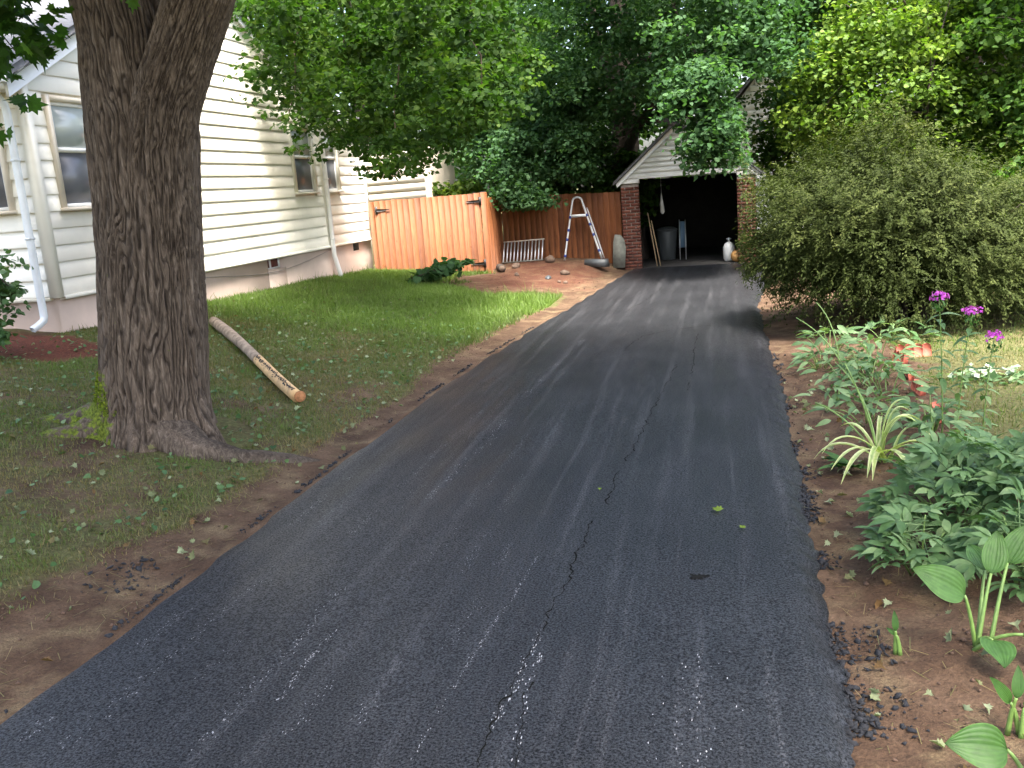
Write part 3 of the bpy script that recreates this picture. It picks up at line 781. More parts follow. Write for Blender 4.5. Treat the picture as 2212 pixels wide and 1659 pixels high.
# things inside the garage
th = empty('trash_can', (-1.38, GF+2.0, 0), 'grey plastic trash can standing inside the dark garage', 'trash can')
m_ = MB(); m_.tube([(-1.38, GF+2.0, 0), (-1.38, GF+2.0, .02), (-1.38, GF+2.0, .72), (-1.38, GF+2.0, .74)], [.2, .21, .27, .26], 20); part(m_, 'body', M['plastic_grey'], th, smooth=False)
m_ = MB(); m_.tube([(-1.38, GF+2.0, .742), (-1.38, GF+2.0, .77), (-1.38, GF+2.0, .82), (-1.38, GF+2.0, .84)], [.285, .285, .2, .06], 20); part(m_, 'lid', M['plastic_grey'], th)
th = empty('folding_chair', (-.98, GF+1.8, 0), 'folded blue chair leaning beside the trash can in the garage', 'chair')
m_ = MB()
for x in (-1.05, -.9): m_.tube([(x, GF+1.7, 0), (x, GF+1.95, 1.0)], .014, 8)
part(m_, 'frame', M['alu'], th)
m_ = MB(); m_.prism([(GF+1.76, .3), (GF+1.78, .3), (GF+1.94, .95), (GF+1.92, .95)], 0, -1.035, -.915); part(m_, 'seat_cloth', M['plastic_blue'], th)
for i, (x, lab) in enumerate(((-1.76, 'longest pale stick leaning just inside the left side of the garage doorway'), (-1.68, 'shorter pale stick leaning inside the garage doorway, right of the longest'))):
    m_ = MB(); m_.tube([(x+.22, GF+.30, .0), (x+.02, GF+.62, 1.28-.2*i)], .013, 8); o = m_.build('stick', M['pole_wood']); tag(o, lab, 'stick', 'sticks leaning in the garage')
m_ = MB(); m_.tube([(-1.42, GF+1.1, 1.72), (-1.42, GF+1.1, 1.6), (-1.42, GF+1.1, 1.45), (-1.41, GF+1.1, 1.25), (-1.41, GF+1.1, 1.2)], [.006, .02, .045, .055, .02], 12)
m_.tube([(-1.42, GF+1.1, 1.72), (-1.42, GF+1.1, 2.16)], .004, 6)
o = m_.build('hanging_jug', M['white_plastic']); tag(o, 'small white jug hanging in the dark garage doorway', 'jug')
th = empty('gas_cylinder', (.16, GF+.5, 0), 'white gas cylinder on the floor at the right of the garage doorway', 'gas cylinder')
m_ = MB(); m_.tube([(.16, GF+.5, z) for z in (0, .02, .08, .34, .42, .46)], [.09, .11, .14, .14, .1, .04], 18); part(m_, 'tank', M['white_plastic'], th, smooth=True)
m_ = MB(); m_.tube([(.16, GF+.5, .46), (.16, GF+.5, .56)], [.025, .02], 10); m_.tube([(.1, GF+.5, .53), (.22, GF+.5, .53)], .012, 8); part(m_, 'valve', M['alu'], th)
m_ = MB(); a = np.linspace(0, math.pi, 12); m_.tube([(.33, GF+.22, .14-.14*math.cos(t)) for t in a], [max(.14*math.sin(t), .002) for t in a], 18)
o = m_.build('ball', M['tan_ball'], smooth=True); tag(o, 'tan ball on the ground at the right edge of the garage doorway', 'ball')

# ------------------------------------------------------------------ things along the fence
gz = H(-4.8, 22.2)
th = empty('slatted_rack', (-4.75, 22.2, gz), 'low rack of pale metal slats leaning against the fence', 'rack')
def rk(u, v): return (-5.22+u, 22.08+.35*v, H(-4.8, 22.1)+.0+.48*v+.02*u)
for v in (0.02, 1.0):
    m_ = MB(); m_.tube([rk(0, v), rk(1.02, v)], .016, 8); part(m_, 'rail', M['stone'] if v < .5 else M['trim'], th)
for i in range(12):
    m_ = MB(); p, q = np.array(rk(.03+i*.087, .03)), np.array(rk(.03+i*.087, .985)); wv = np.array([.017, 0, 0]); nv = np.array([0, -.008, .006])
    m_.add([p-wv, p+wv, q+wv, q-wv, p-wv+nv, p+wv+nv, q+wv+nv, q-wv+nv], [(0,3,2,1),(4,5,6,7),(0,1,5,4),(1,2,6,5),(2,3,7,6),(3,0,4,7)]); part(m_, 'slat', M['alu'], th)
# arched frame with blue bands
th = empty('arched_ladder_frame', (-3.25, 22.35, H(-3.25, 22.3)), 'arched aluminium ladder frame with blue bands leaning on the fence', 'ladder')
gz = H(-3.3, 22.3)
def arch(off, depth):
    L0 = np.array([-3.70+off, 22.20-depth, gz]); R0 = np.array([-2.80-off*.4, 22.20-depth, gz]); top = 1.79
    pl = [L0+(np.array([-3.46+off*.6, 22.42, top-.12])-L0)*t for t in np.linspace(0, 1, 10)]
    pr = [R0+(np.array([-3.22-off*.4, 22.42, top-.12])-R0)*t for t in np.linspace(0, 1, 10)][::-1]
    ar = [np.array([-3.34+math.cos(a)*.12*(1 if True else 0), 22.43, top-.12+.11*math.sin(a)]) for a in np.linspace(math.pi, 0, 9)[1:-1]]
    return pl, ar, pr
pl, ar, pr = arch(0, 0)
m_ = MB(); m_.tube(pl+ar+pr, .026, 8); part(m_, 'arch_tube', M['alu'], th, smooth=True)
m_ = MB(); m_.tube([p+np.array([.055, .04, 0]) for p in pr[1:]], .016, 8); part(m_, 'brace_tube', M['alu'], th, smooth=True)
for seq, ts in ((pl, (.08, .36, .52, .74)), (pr[::-1], (.14, .42, .6, .76))):
    A_, B_ = seq[0], seq[-1]
    for t in ts:
        m_ = MB(); m_.tube([A_+(B_-A_)*(t-.022), A_+(B_-A_)*(t+.022)], .031, 8); part(m_, 'blue_band', M['blue'], th)
m_ = MB(); A_ = pl[0]+(pl[-1]-pl[0])*.76; B_ = pr[-1]+(pr[0]-pr[-1])*.76
m_.box((A_[0]+.02, A_[1]-.03, A_[2]-.035), (B_[0]-.02, B_[1]+.03, A_[2]+.035), bev=.01); part(m_, 'step', M['alu'], th)
# grey slab leaning on the fence beside the garage
gz = H(-2.5, 22.3)
m_ = MB(); pro = [(-2.56, 0), (-2.27, 0), (-2.24, .45), (-2.28, .66), (-2.36, .76), (-2.5, .78), (-2.54, .6)]
V = [(x, 22.28+.3*z, gz+z) for x, z in pro]+[(x, 22.33+.3*z, gz+z) for x, z in pro]
m_.add(V, [list(range(7)), list(range(13, 6, -1))]+[[i, i+7, (i+1) % 7+7, (i+1) % 7] for i in range(7)])
o = m_.build('stone_slab', M['stone']); tag(o, 'grey stone slab standing against the fence beside the garage', 'slab')
def rock(x, y, s, label, mat, seed, zs=.6, cat='rock', group='rocks by the fence'):
    r = np.random.default_rng(seed); nu, nv = 10, 7; V = []; 
    for j in range(1, nv):
        a = math.pi*j/nv
        for i in range(nu):
            t = 2*math.pi*i/nu; V.append([math.sin(a)*math.cos(t), math.sin(a)*math.sin(t), math.cos(a)])
    V = np.array(V+[[0, 0, 1], [0, 0, -1]]); k = .75+.5*vnoise(V[:, 0]*1.7+seed*9, V[:, 1]*1.7+5, V[:, 2]*1.7)
    V = V*k[:, None]*np.array(s)*.8
    F3 = []; F4 = []
    for j in range(nv-2):
        for i in range(nu): q = (i+1) % nu; F4.append((j*nu+i, (j+1)*nu+i, (j+1)*nu+q, j*nu+q))
    n_ = nu*(nv-1)
    for i in range(nu): q = (i+1) % nu; F3 += [(n_, i, q), (n_+1, (nv-2)*nu+q, (nv-2)*nu+i)]
    o = mobj('rock', V, [np.array(F4), np.array(F3)], mat); o.location = (x, y, H(x, y)+s[2]*.35); o.rotation_euler = (0, 0, r.uniform(0, 6)); tag(o, label, cat, group); return o
rock(-4.0, 21.9, (.17, .14, .13), 'rounded tan rock lying in front of the arched ladder frame', M['rock'], 1)
rock(-4.75, 21.5, (.2, .12, .09), 'reddish clod of earth lying in front of the slatted rack', M['rock'], 2)
rock(-3.25, 19.4, (.07, .05, .05), 'small brown stone on the bare soil, nearest to the driveway', M['rock'], 3)
rock(-3.4, 19.55, (.06, .05, .045), 'second small brown stone, just left of the nearest one on the soil', M['rock'], 4)
rock(-3.75, 20.2, (.24, .09, .06), 'flat dark grey stone half sunk in the bare soil', M['plastic_grey'], 5)
rock(-3.5, 20.9, (.14, .12, .09), 'low tan rock on the bare soil behind the flat dark stone', M['rock'], 6)
rock(-4.55, 20.6, (.08, .07, .07), 'small brown rock on the soil right of the log stump', M['rock'], 8)
# cut log end and rail block
th = empty('log_stump', (-5.0, 21.15, H(-5.0, 21.15)), 'short cut log lying on the soil under the slatted rack', 'log')
z0 = H(-5.0, 21.15)+.09
m_ = MB(); m_.tube([(-5.12, 21.35, z0), (-5.06, 21.22, z0), (-4.98, 21.03, z0-.01)], [.085, .092, .088], 12); part(m_, 'bark', M['bark_plain'], th)
m_ = MB(); m_.tube([(-4.979, 21.028, z0-.01), (-4.974, 21.018, z0-.01)], [.07, .068], 12); part(m_, 'cut_face', M['rock'], th)
th = empty('concrete_block', (-2.85, 21.6, H(-2.85, 21.6)), 'dark weathered block lying at the driveway edge near the garage', 'block')
z0 = H(-2.95, 21.6)+.0
m_ = MB(); V0 = np.array([(-.3, -.09, -.08), (.3, -.09, -.08), (.3, .09, -.08), (-.3, .09, -.08), (-.29, -.08, .1), (.3, -.085, .09), (.28, .08, .1), (-.3, .09, .085)]); ca, sa = math.cos(-.5), math.sin(-.5)
V0 = np.stack([V0[:, 0]*ca-V0[:, 1]*sa-2.85, V0[:, 0]*sa+V0[:, 1]*ca+21.6, V0[:, 2]+z0+.07], -1)
m_.add(V0, [(0,3,2,1),(4,5,6,7),(0,1,5,4),(1,2,6,5),(2,3,7,6),(3,0,4,7)]); part(m_, 'body', M['plastic_grey'], th)

# ------------------------------------------------------------------ neighbour's house behind the garage
nb = empty('neighbour_house', (4.2, 34, 0), 'pale gabled house behind the garage, mostly hidden by leaves', 'house')
NX0, NX1, NE, NA = .15, 5.4, 3.2, 6.0
m_ = MB(); m_.prism([(NX0, -.5), (NX1, -.5), (NX1, NE), (2.0, NA), (NX0, NE+.6)], 1, 34, 42); nw = part(m_, 'wall', M['white_siding'], nb)
ap = 2.0
z = .3
while z < NA-.3:
    zt = z+.2
    a = NX0 if zt < NE+.6 else NX0+(zt-NE-.6)/(NA-NE-.6)*(ap-NX0); b_ = NX1 if zt < NE else NX1-(zt-NE)/(NA-NE)*(NX1-ap)
    if b_-a > .2:
        m_ = MB(); m_.prism([(34, z), (33.97, z), (33.988, z+.2), (34, z+.2)], 0, a, b_); m_.build('siding_board', M['white_siding'], nw)
    z += .2
m_ = MB(); m_.prism([(NX0-.4, NE+.35), (ap, NA+.02), (NX1+.4, NE-.3), (NX1+.4, NE-.15), (ap, NA+.17), (NX0-.4, NE+.5)], 1, 33.7, 42.3); part(m_, 'roof', M['roof'], nb)

# ------------------------------------------------------------------ foliage
M['leaf_maple'] = leaf_mat('maple_leaf', (.020, .05, .010), (.043, .098, .017), (.085, .16, .026), .65, .45, .15)
M['leaf_bough'] = leaf_mat('bough_leaf', (.016, .042, .007), (.036, .08, .012), (.08, .13, .022), .65, .42, .15)
M['leaf_blue'] = leaf_mat('blue_green_leaf', (.024, .060, .022), (.050, .112, .042), (.10, .18, .08), .65, .42, .15)
M['leaf_far'] = leaf_mat('far_leaf', (.028, .066, .014), (.060, .125, .025), (.12, .20, .04), .65, .45, .15)
M['leaf_lime'] = leaf_mat('lime_leaf', (.036, .078, .010), (.095, .165, .022), (.20, .27, .04), .6, .35, .2)
M['leaf_olive'] = leaf_mat('olive_needle', (.013, .020, .004), (.043, .059, .014), (.098, .116, .034), .7, .3, .12)
M['leaf_bed'] = leaf_mat('bed_leaf', (.036, .085, .028), (.088, .165, .062), (.18, .27, .125), .5, .28, .25)
M['leaf_hosta'] = leaf_mat('hosta_leaf', (.025, .07, .012), (.052, .125, .024), (.085, .18, .04), .5, .25, .3)
M['leaf_strap'] = leaf_mat('strap_leaf', (.17, .27, .06), (.36, .44, .16), (.60, .63, .34), .4, .3, .5)
M['leaf_litter'] = leaf_mat('litter_leaf', (.15, .075, .03), (.13, .15, .07), (.28, .32, .20), .7, .2, .2)
M['grass'] = leaf_mat('grass_blade', (.20, .15, .07), (.085, .12, .03), (.13, .21, .036), .5, .35)
M['moss'] = leaf_mat('moss', (.06, .09, .010), (.14, .19, .02), (.25, .30, .04), .9, .2, .1)

MAPLE = np.array([(0,0,0),(.16,.06,0),(.44,.03,.03),(.33,.2,.02),(.52,.44,.04),(.28,.46,.01),(.30,.66,.03),(.12,.62,0),(0,1,-.06),(-.12,.62,0),(-.30,.66,.03),(-.28,.46,.01),(-.52,.44,.04),(-.33,.2,.02),(-.44,.03,.03),(-.16,.06,0),(0,.35,-.03)], float)
MAPLE_F = np.array([(16, i, (i+1) % 16) for i in range(16)])
SIMPLE = np.array([(0,0,0),(.40,.10,.04),(.42,.5,.05),(0,1,-.06),(-.42,.5,.05),(-.40,.10,.04)], float)
SIMPLE_F = np.array([(0,1,2),(0,2,3),(0,3,4),(0,4,5)])
DIAM = np.array([(0,0,0),(.36,.45,.06),(0,1,-.04),(-.36,.45,.06)], float)
DIAM_F = np.array([(0,1,2),(0,2,3)])
NEEDLE = np.array([(0,0,0),(.2,.45,.04),(0,1,0),(-.2,.45,.04)], float)
NEEDLE_F = np.array([(0,1,2),(0,2,3)])
def leafcloud(P, size, N, tV, tF, r, D=None):
    n = len(P); N = N/(np.linalg.norm(N, axis=1, keepdims=True)+1e-9)
    if D is None: D = r.normal(size=(n, 3))
    D = D-N*np.sum(D*N, 1, keepdims=True); D /= np.linalg.norm(D, axis=1, keepdims=True)+1e-9
    X = np.cross(D, N)
    V = P[:, None]+size[:, None, None]*(tV[None, :, 0, None]*X[:, None]+tV[None, :, 1, None]*D[:, None]+tV[None, :, 2, None]*N[:, None])
    k = len(tV); F = (tF[None]+(np.arange(n)*k)[:, None, None]).reshape(-1, tF.shape[1])
    return V.reshape(-1, 3), F
def project(P):
    c_ = (np.asarray(P)-np.array([0, 0, 2.1]))@RW
    return 1106+2007*c_[:, 0]/np.maximum(c_[:, 2], 1e-3), 829.5+2007*c_[:, 1]/np.maximum(c_[:, 2], 1e-3), c_[:, 2]
def pads_to_leaves(C, rad, per, size, r, flat=.4, up=.8, out=None, droop=.25, sv=.35):
    n = len(C); k = np.maximum(1, r.poisson(per, n)); idx = np.repeat(np.arange(n), k); N_ = len(idx)
    d = r.normal(size=(N_, 3)); d /= np.linalg.norm(d, axis=1, keepdims=True); d *= (r.uniform(0, 1, (N_, 1))**.45)
    rr = rad[idx][:, None]
    off = d*rr*np.array([1, 1, flat]); off[:, 2] -= droop*np.linalg.norm(off[:, :2], axis=1)**2/(rr[:, 0]+1e-6)
    P = C[idx]+off
    Nn = r.normal(size=(N_, 3))*.55; Nn[:, 2] += up; Nn += d*.35
    S = size*r.uniform(1-sv, 1+sv, N_)
    padt = r.uniform(-.22, .22, n); T = np.clip(.45+padt[idx]+r.normal(0, .2, N_), 0, 1)
    return P, S, Nn, T
def make_crown(name, C, rad, per, size, mat, parent, tmpl, r, **k):
    P, S, Nn, T = pads_to_leaves(C, rad, per, size, r, **k)
    D = r.normal(size=P.shape); D[:, 2] -= .8
    V, F = leafcloud(P, S, Nn, tmpl[0], tmpl[1], r, D)
    o = mobj(name, V, F, mat, parent, tint=np.repeat(T, len(tmpl[0]))); o['kind'] = 'stuff'
    if parent is not None: o.location = -parent.location
    return o
def limbs_mesh(name, limbs, mat, parent, n=8):
    Vs = []; Qs = []; k = 0
    for pts, rad in limbs:
        V, F = tube_np(pts, rad, n, False); Vs.append(V); Qs.append(F[0]+k); k += len(V)
    o = mobj(name, np.concatenate(Vs), np.concatenate(Qs), mat, parent, smooth=True, extra={'ridge': np.full(k, .6), 'moss': np.zeros(k)})
    if parent is not None: o.location = -parent.location
    return o
def ell_pads(c, rad, n, r, inner=.35):
    d = r.normal(size=(n, 3)); d /= np.linalg.norm(d, axis=1, keepdims=True)
    return np.array(c)+d*(inner+(1-inner)*r.uniform(0, 1, (n, 1))**.6)*np.array(rad)
# sight lines the photograph keeps open between the leaves
CLEAR = [(1335, 285, 1482, 420, 22.6), (1385, 385, 1600, 600, 22.6), (1578, 160, 1655, 250, 33), (430, 230, 560, 600, 30), (560, 385, 790, 600, 30), (610, 300, 690, 400, 30), (75, 200, 165, 720, 30), (2090, 640, 2212, 1000, 30), (800, 425, 1050, 600, 21.5), (1050, 455, 1350, 600, 23), (430, 20, 500, 240, 30)]
def cull(C, margin=14, extra=()):
    u, v, d = project(C); ok = np.ones(len(C), bool)
    for a, b_, c_, e, lim in list(CLEAR)+[(*q, 60) for q in extra]: ok &= ~((u > a-margin) & (u < c_+margin) & (v > b_-margin) & (v < e+margin) & (C[:, 1] < lim))
    return C[ok]

# ---- big maple in the foreground
TX, TY = -4.66, 7.02
maple = empty('maple_tree', (TX, TY, H(TX, TY)), 'massive furrowed maple trunk with mossy roots on the lawn left of the driveway', 'tree')
def trunk_surface(center, radius, z0, z1, nz, nt_, seed, lobes=True, limit=None):
    z = np.concatenate([np.linspace(z0, 4.1, nz-30), np.linspace(4.12, z1, 30)]); th = np.linspace(0, 2*math.pi, nt_, endpoint=False)
    Z, T = np.meshgrid(z, th, indexing='ij')
    cx, cy = center(Z); rr = radius(Z, T)
    arc = T*6.0
    # furrowed bark: interlacing ridges drawn out along the stem, periodic in angle
    ca, sa = np.cos(T), np.sin(T)
    wav = (fbm(ca*2.2+seed, sa*2.2, Z*1.2)-.5)
    f = 62
    w1 = np.abs(((T*f/(2*math.pi)+wav*9+(vnoise(ca*9, sa*9+seed, Z*3.2)-.5)*2.2) % 1)*2-1)
    w2 = vnoise(ca*26+seed, sa*26, Z*4.5); w3 = fbm(ca*5, sa*5+seed, Z*1.1)
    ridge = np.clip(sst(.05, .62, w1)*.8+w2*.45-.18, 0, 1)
    rr = rr*(1+.05*(w3-.5)*2)+.022*(ridge-.5)+.008*(w2-.5)
    X = cx+rr*np.cos(T); Y = cy+rr*np.sin(T)
    V = np.stack([X, Y, Z], -1).reshape(-1, 3)
    I = np.arange(nz-1)[:, None]*nt_; J = np.arange(nt_)[None]; K = (J+1) % nt_
    Q = np.stack([I+J, I+K, I+nt_+K, I+nt_+J], -1).reshape(-1, 4)
    left = np.clip(np.cos(T-R(188)), 0, 1)
    moss = sst(1.0, .15, Z-.05-.25*left)*sst(.25, .9, np.cos(T-R(205)))*1.05+.62*sst(.80, 1.0, np.cos(T-R(190)))
    return V, Q, ridge.ravel(), moss.ravel()
def cen_main(Z):
    cx = np.interp(Z, [0, .3, 1, 1.8, 2.7, 3.1, 3.5, 4.2, 6.5], [-4.95, -4.89, -4.79, -4.69, -4.60, -4.60, -4.62, -4.70, -5.0]); return cx, TY+.02*Z
def rad_main(Z, T):
    r0 = np.interp(Z, [0, .1, .3, .5, .8, 1.2, 1.8, 2.4, 2.8, 3.2, 3.6, 4.2, 6.5], [.60, .56, .50, .47, .45, .44, .415, .415, .425, .40, .36, .35, .32])
    fl = sst(.95, 0, Z)
    nz = .55+.9*fbm(np.cos(T)*3+2, np.sin(T)*3, Z*2.5)
    lob = .09*np.cos(5*T+.6)+.05*np.cos(3*T+2)
    lft = np.clip(np.cos(T-R(196)), 0, 1)**3*.46+np.clip(np.cos(T-R(-75)), 0, 1)**6*.14+np.clip(np.cos(T-R(-15)), 0, 1)**6*.14
    return r0+fl*fl*(lob+lft)*nz+.012*np.cos(4*T+1+Z)
def cen_r(Z):
    cx = np.interp(Z, [1.2, 2.0, 2.6, 2.9, 3.2, 3.5, 4.2, 5.2, 6.5], [-4.55, -4.48, -4.41, -4.30, -4.14, -3.96, -3.55, -3.05, -2.5]); return cx, TY-.06-.03*(Z-2)
def rad_r(Z, T):
    return np.interp(Z, [1.2, 2.0, 2.6, 3.2, 4, 6.5], [.20, .25, .27, .275, .26, .22])+.01*np.cos(3*T)
V1, Q1, R1, S1 = trunk_surface(cen_main, rad_main, .0, 6.5, 430, 400, 3)
V2, Q2, R2, S2 = trunk_surface(cen_r, rad_r, 1.2, 6.5, 300, 240, 8)
V1[:, 2] += .0
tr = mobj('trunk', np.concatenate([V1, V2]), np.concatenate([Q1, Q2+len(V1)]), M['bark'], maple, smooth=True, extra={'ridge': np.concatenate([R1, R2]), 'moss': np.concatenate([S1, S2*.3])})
tr.location = -maple.location
# surface roots
def root(pts, rad, moss, n=20, seed=1):
    P = np.array(pts, float); t = np.linspace(0, 1, len(P)); tt = np.linspace(0, 1, 60)
    P = np.stack([np.interp(tt, t, P[:, k]) for k in range(3)], -1); rd = np.interp(tt, t, rad)
    ker = np.ones(7)/7
    for k in range(3): 
        q = np.pad(P[:, k], 3, mode='edge'); P[:, k] = np.convolve(q, ker, 'valid')
    V, F = tube_np(P, rd, n, True); a = np.tile(np.arange(n), 60)
    nz = fbm(V[:, 0]*4+seed, V[:, 1]*4, V[:, 2]*4); ctr = np.repeat(P, n, 0)
    V = ctr+(V-ctr)*(.8+.4*nz+.14*vnoise(a*1.7+seed, V[:, 0]*3+V[:, 1]*3))[:, None]
    o = mobj('root', V, F, M['bark'], maple, smooth=True, extra={'ridge': vnoise(a*1.7, V[:, 0]*3), 'moss': np.full(len(V), moss)}); o.location = -maple.location
def gpt(x, y, dz_): return (x, y, H(x, y)+dz_)
root([gpt(-4.6, 6.8, .05), gpt(-4.3, 6.66, -.02), gpt(-3.95, 6.68, -.035), gpt(-3.6, 6.8, -.04), gpt(-3.3, 6.95, -.07)], [.24, .155, .11, .09, .06], 0, seed=2)
root([gpt(-5.1, 6.8, .06), gpt(-5.36, 6.6, -.03), gpt(-5.54, 6.48, -.07), gpt(-5.7, 6.4, -.1)], [.2, .11, .08, .04], .62, seed=4)
root([gpt(-5.15, 6.95, .08), gpt(-5.55, 6.88, -.03), gpt(-5.85, 6.82, -.07), gpt(-6.1, 6.78, -.1)], [.22, .12, .08, .04], .7, seed=5)
# moss tufts over the left roots
r = np.random.default_rng(31)
pw_ = np.where((S1 > .55) & (V1[:, 2] < .85) & (V1[:, 2] > H(-5.3, 6.8)-.1), S1**2*(fbm(V1[:, 0]*5, V1[:, 1]*5, V1[:, 2]*5) > .48), 0)
ix = r.choice(len(V1), 5200, p=pw_/pw_.sum()); ang_ = (ix % 400)/400*2*math.pi
Nn = np.stack([np.cos(ang_), np.sin(ang_), 0*ang_+.5], -1)
V_, F_ = leafcloud(V1[ix]+Nn*.004, r.uniform(.012, .03, len(ix)), r.normal(size=Nn.shape)*.6+Nn*.3, DIAM, DIAM_F, r, Nn+r.normal(0, .5, Nn.shape))
o = mobj('moss', V_, F_, M['moss'], maple, tint=np.repeat(r.uniform(0, 1, len(ix)), 4)); o.location = -maple.location; o['kind'] = 'stuff'
# crown: limbs overhead and boughs reaching over the lawn
r = np.random.default_rng(41)
limbs = []
def limb(p0, p1, p2, r0, r1, n=10): limbs.append((bez(p0, p1, p2, n)+np.concatenate([[np.zeros(3)], r.normal(0, .05, (n-2, 3)), [np.zeros(3)]]), np.linspace(r0, r1, n)))
tipL, tipR = np.array((-5.0, 7.15, 6.4)), np.array((-2.5, 6.85, 6.4))
ends = []
for k in range(9):
    a = k/9*2*math.pi+.3; src = tipL if math.cos(a) < .1 else tipR
    e = np.array((-3.8+6.2*math.cos(a), 5.8+6.2*math.sin(a), 8.2+r.uniform(-.5, 2)))
    limb(src-np.array([0, 0, .4]), (src+e)/2+np.array([0, 0, 1.5]), e, .2, .05); ends.append(e)
for e in ((-4.5, 7.5, 12), (-2.4, 6.6, 12.2), (-3.6, 5, 12)): limb(tipL if e[0] < -3 else tipR, (np.array(e)+tipL)/2, e, .24, .06); ends.append(np.array(e))
limb(tipL-np.array([0, 0, .6]), (-5.2, 11.5, 8.4), (-6.0, 15.8, 5.2), .2, .03, 14)
limb(tipR-np.array([0, 0, .6]), (-2.8, 11.5, 8.0), (-4.3, 15.5, 5.6), .2, .03, 14)
limb((-3.45, 13.2, 6.5), (-3.6, 14.4, 5.4), (-3.55, 14.6, 3.7), .035, .012)
limb((-5.7, 13.6, 6.2), (-6.3, 14.4, 5.2), (-6.9, 14.8, 3.6), .03, .008)
limb((-5.7, 14.6, 5.9), (-6.0, 15.4, 5.0), (-6.2, 15.6, 3.4), .03, .008)
limb((-4.6, 14.4, 6.1), (-5.0, 15.2, 5.2), (-5.3, 15.4, 3.2), .03, .008)
limb((-5.2, 7.0, 4.6), (-6.0, 6.8, 5.0), (-6.4, 7.0, 4.1), .05, .012)
limb((-6.2, 6.9, 4.6), (-6.2, 7.0, 4.0), (-5.6, 7.0, 3.5), .015, .004)
limbs_mesh('branches', limbs, M['bark'], maple, 10)
C = ell_pads((-2.9, 3.4, 9.4), (8.2, 6.8, 4.4), 700, r)
C = C[C[:, 2] > 5.0]
u, v, d = project(C); C = C[(d < 0) | (v < -120) | (u < -150) | (u > 2380)]
make_crown('crown', C, r.uniform(.6, 1.0, len(C)), 34, .30, M['leaf_maple'], maple, (SIMPLE, SIMPLE_F), r)
# boughs in front of the house
n = 620; C = np.stack([r.uniform(-7.9, -3.1, n), r.uniform(12.6, 18.6, n), r.uniform(2.4, 6.6, n)], -1)
u, v, d = project(C)
low = np.interp(u, [480, 520, 560, 620, 690, 760, 830, 900, 1000, 1100], [-10, 60, 170, 250, 300, 340, 390, 360, 300, 220])
keep = (v < low+r.uniform(-60, 15, n)) & (u > 520) & (v > -70)
C = cull(C[keep], 22); make_crown('bough_leaves', C, r.uniform(.30, .52, len(C)), 78, .088, M['leaf_bough'], maple, (SIMPLE, SIMPLE_F), r, droop=.5)
# sparse sprays hanging against the bright wall
sp = np.array([(-7.55, 14.6, 3.95), (-7.35, 14.9, 3.7), (-7.7, 15.2, 4.35), (-7.0, 15.2, 3.15), (-6.6, 15.0, 2.95), (-6.5, 15.4, 3.3), (-7.3, 14.4, 4.4), (-7.1, 15.0, 3.5), (-5.9, 15.4, 2.7), (-5.4, 15.6, 2.75), (-7.5, 14.2, 5.0)])
make_crown('bough_leaves', sp, np.full(len(sp), .30), 20, .10, M['leaf_bough'], maple, (MAPLE, MAPLE_F), r, droop=.6)
# low twigs at the upper left
sp = np.array([(-5.75, 6.9, 3.62), (-5.45, 6.7, 3.8), (-5.2, 6.9, 3.5), (-5.7, 6.6, 3.72), (-5.62, 7.0, 3.78), (-5.35, 7.0, 3.66), (-5.05, 6.8, 3.74), (-5.5, 6.9, 3.5), (-5.85, 7.0, 3.4), (-5.25, 6.6, 3.9), (-5.75, 7.1, 3.15), (-5.6, 6.8, 3.95), (-5.1, 6.5, 3.45), (-4.1, 6.4, 3.7), (-5.9, 7.0, 2.95)])
make_crown('twig_leaves', sp, np.array([.2, .2, .14, .2, .24, .22, .12, .2, .16, .22, .1, .25, .07, .1, .08]), np.array([16, 18, 7, 18, 26, 24, 8, 14, 9, 26, 4, 26, 3, 5, 3]), .135, M['leaf_maple'], maple, (MAPLE, MAPLE_F), r, droop=.4, up=.5)

# ---- generic tree
def tree(name, label, base, h, cc, cr, npads, per, size, mat, tr_r, seed, extra_pads=None, pad=(.5, .9), clear=(), tmpl=(SIMPLE, SIMPLE_F), group=None, inner=.35, limbs_n=9, zmin=1.6, lean=(0, 0)):
    r = np.random.default_rng(seed); x, y = base; z0 = H(x, y)
    t = empty(name, (x, y, z0), label, 'tree' if cc[2] > 2 else 'bush', group)
    top = np.array((x+lean[0], y+lean[1], z0+h*.75)); tk = bez((x, y, z0-.2), (x+.1, y, z0+h*.35), top, 14)
    V, F = tube_np(tk, np.linspace(tr_r*1.15, tr_r*.25, 14)+np.array([.25*tr_r]+[0]*13), 14, False)
    o = mobj('trunk', V, F[0], M['bark_plain'], t, smooth=True); o.location = -t.location
    C = ell_pads(cc, cr, npads, r, inner)
    C = C[C[:, 2] > zmin]
    if extra_pads is not None: C = np.concatenate([C, extra_pads])
    C = cull(C, 16, clear)
    L = []
    for k in range(limbs_n):
        i = r.integers(4, 13); e = C[r.integers(0, len(C))]; s_ = tk[i]
        L.append((bez(s_, (s_+e)/2+np.array([0, 0, .6]), e, 9), np.linspace(tr_r*(1-i/16)*.5, .012, 9)))
    for k in range(min(len(C), 60)):
        e = C[r.integers(0, len(C))]; l = L[r.integers(0, limbs_n)][0]; s_ = l[np.argmin(np.linalg.norm(l-e, axis=1))]
        if np.linalg.norm(e-s_) < 3: L.append((bez(s_, (s_+e)/2+np.array([0, 0, .2]), e, 5), np.linspace(.022, .006, 5)))
    limbs_mesh('branches', L, M['bark_plain'], t, 7)
    make_crown('crown', C, r.uniform(pad[0], pad[1], len(C)), per, size, mat, t, tmpl, r)
    return t
rb = np.random.default_rng(77)
def boxpads(n, a, b_): return rb.uniform(a, b_, (n, 3))
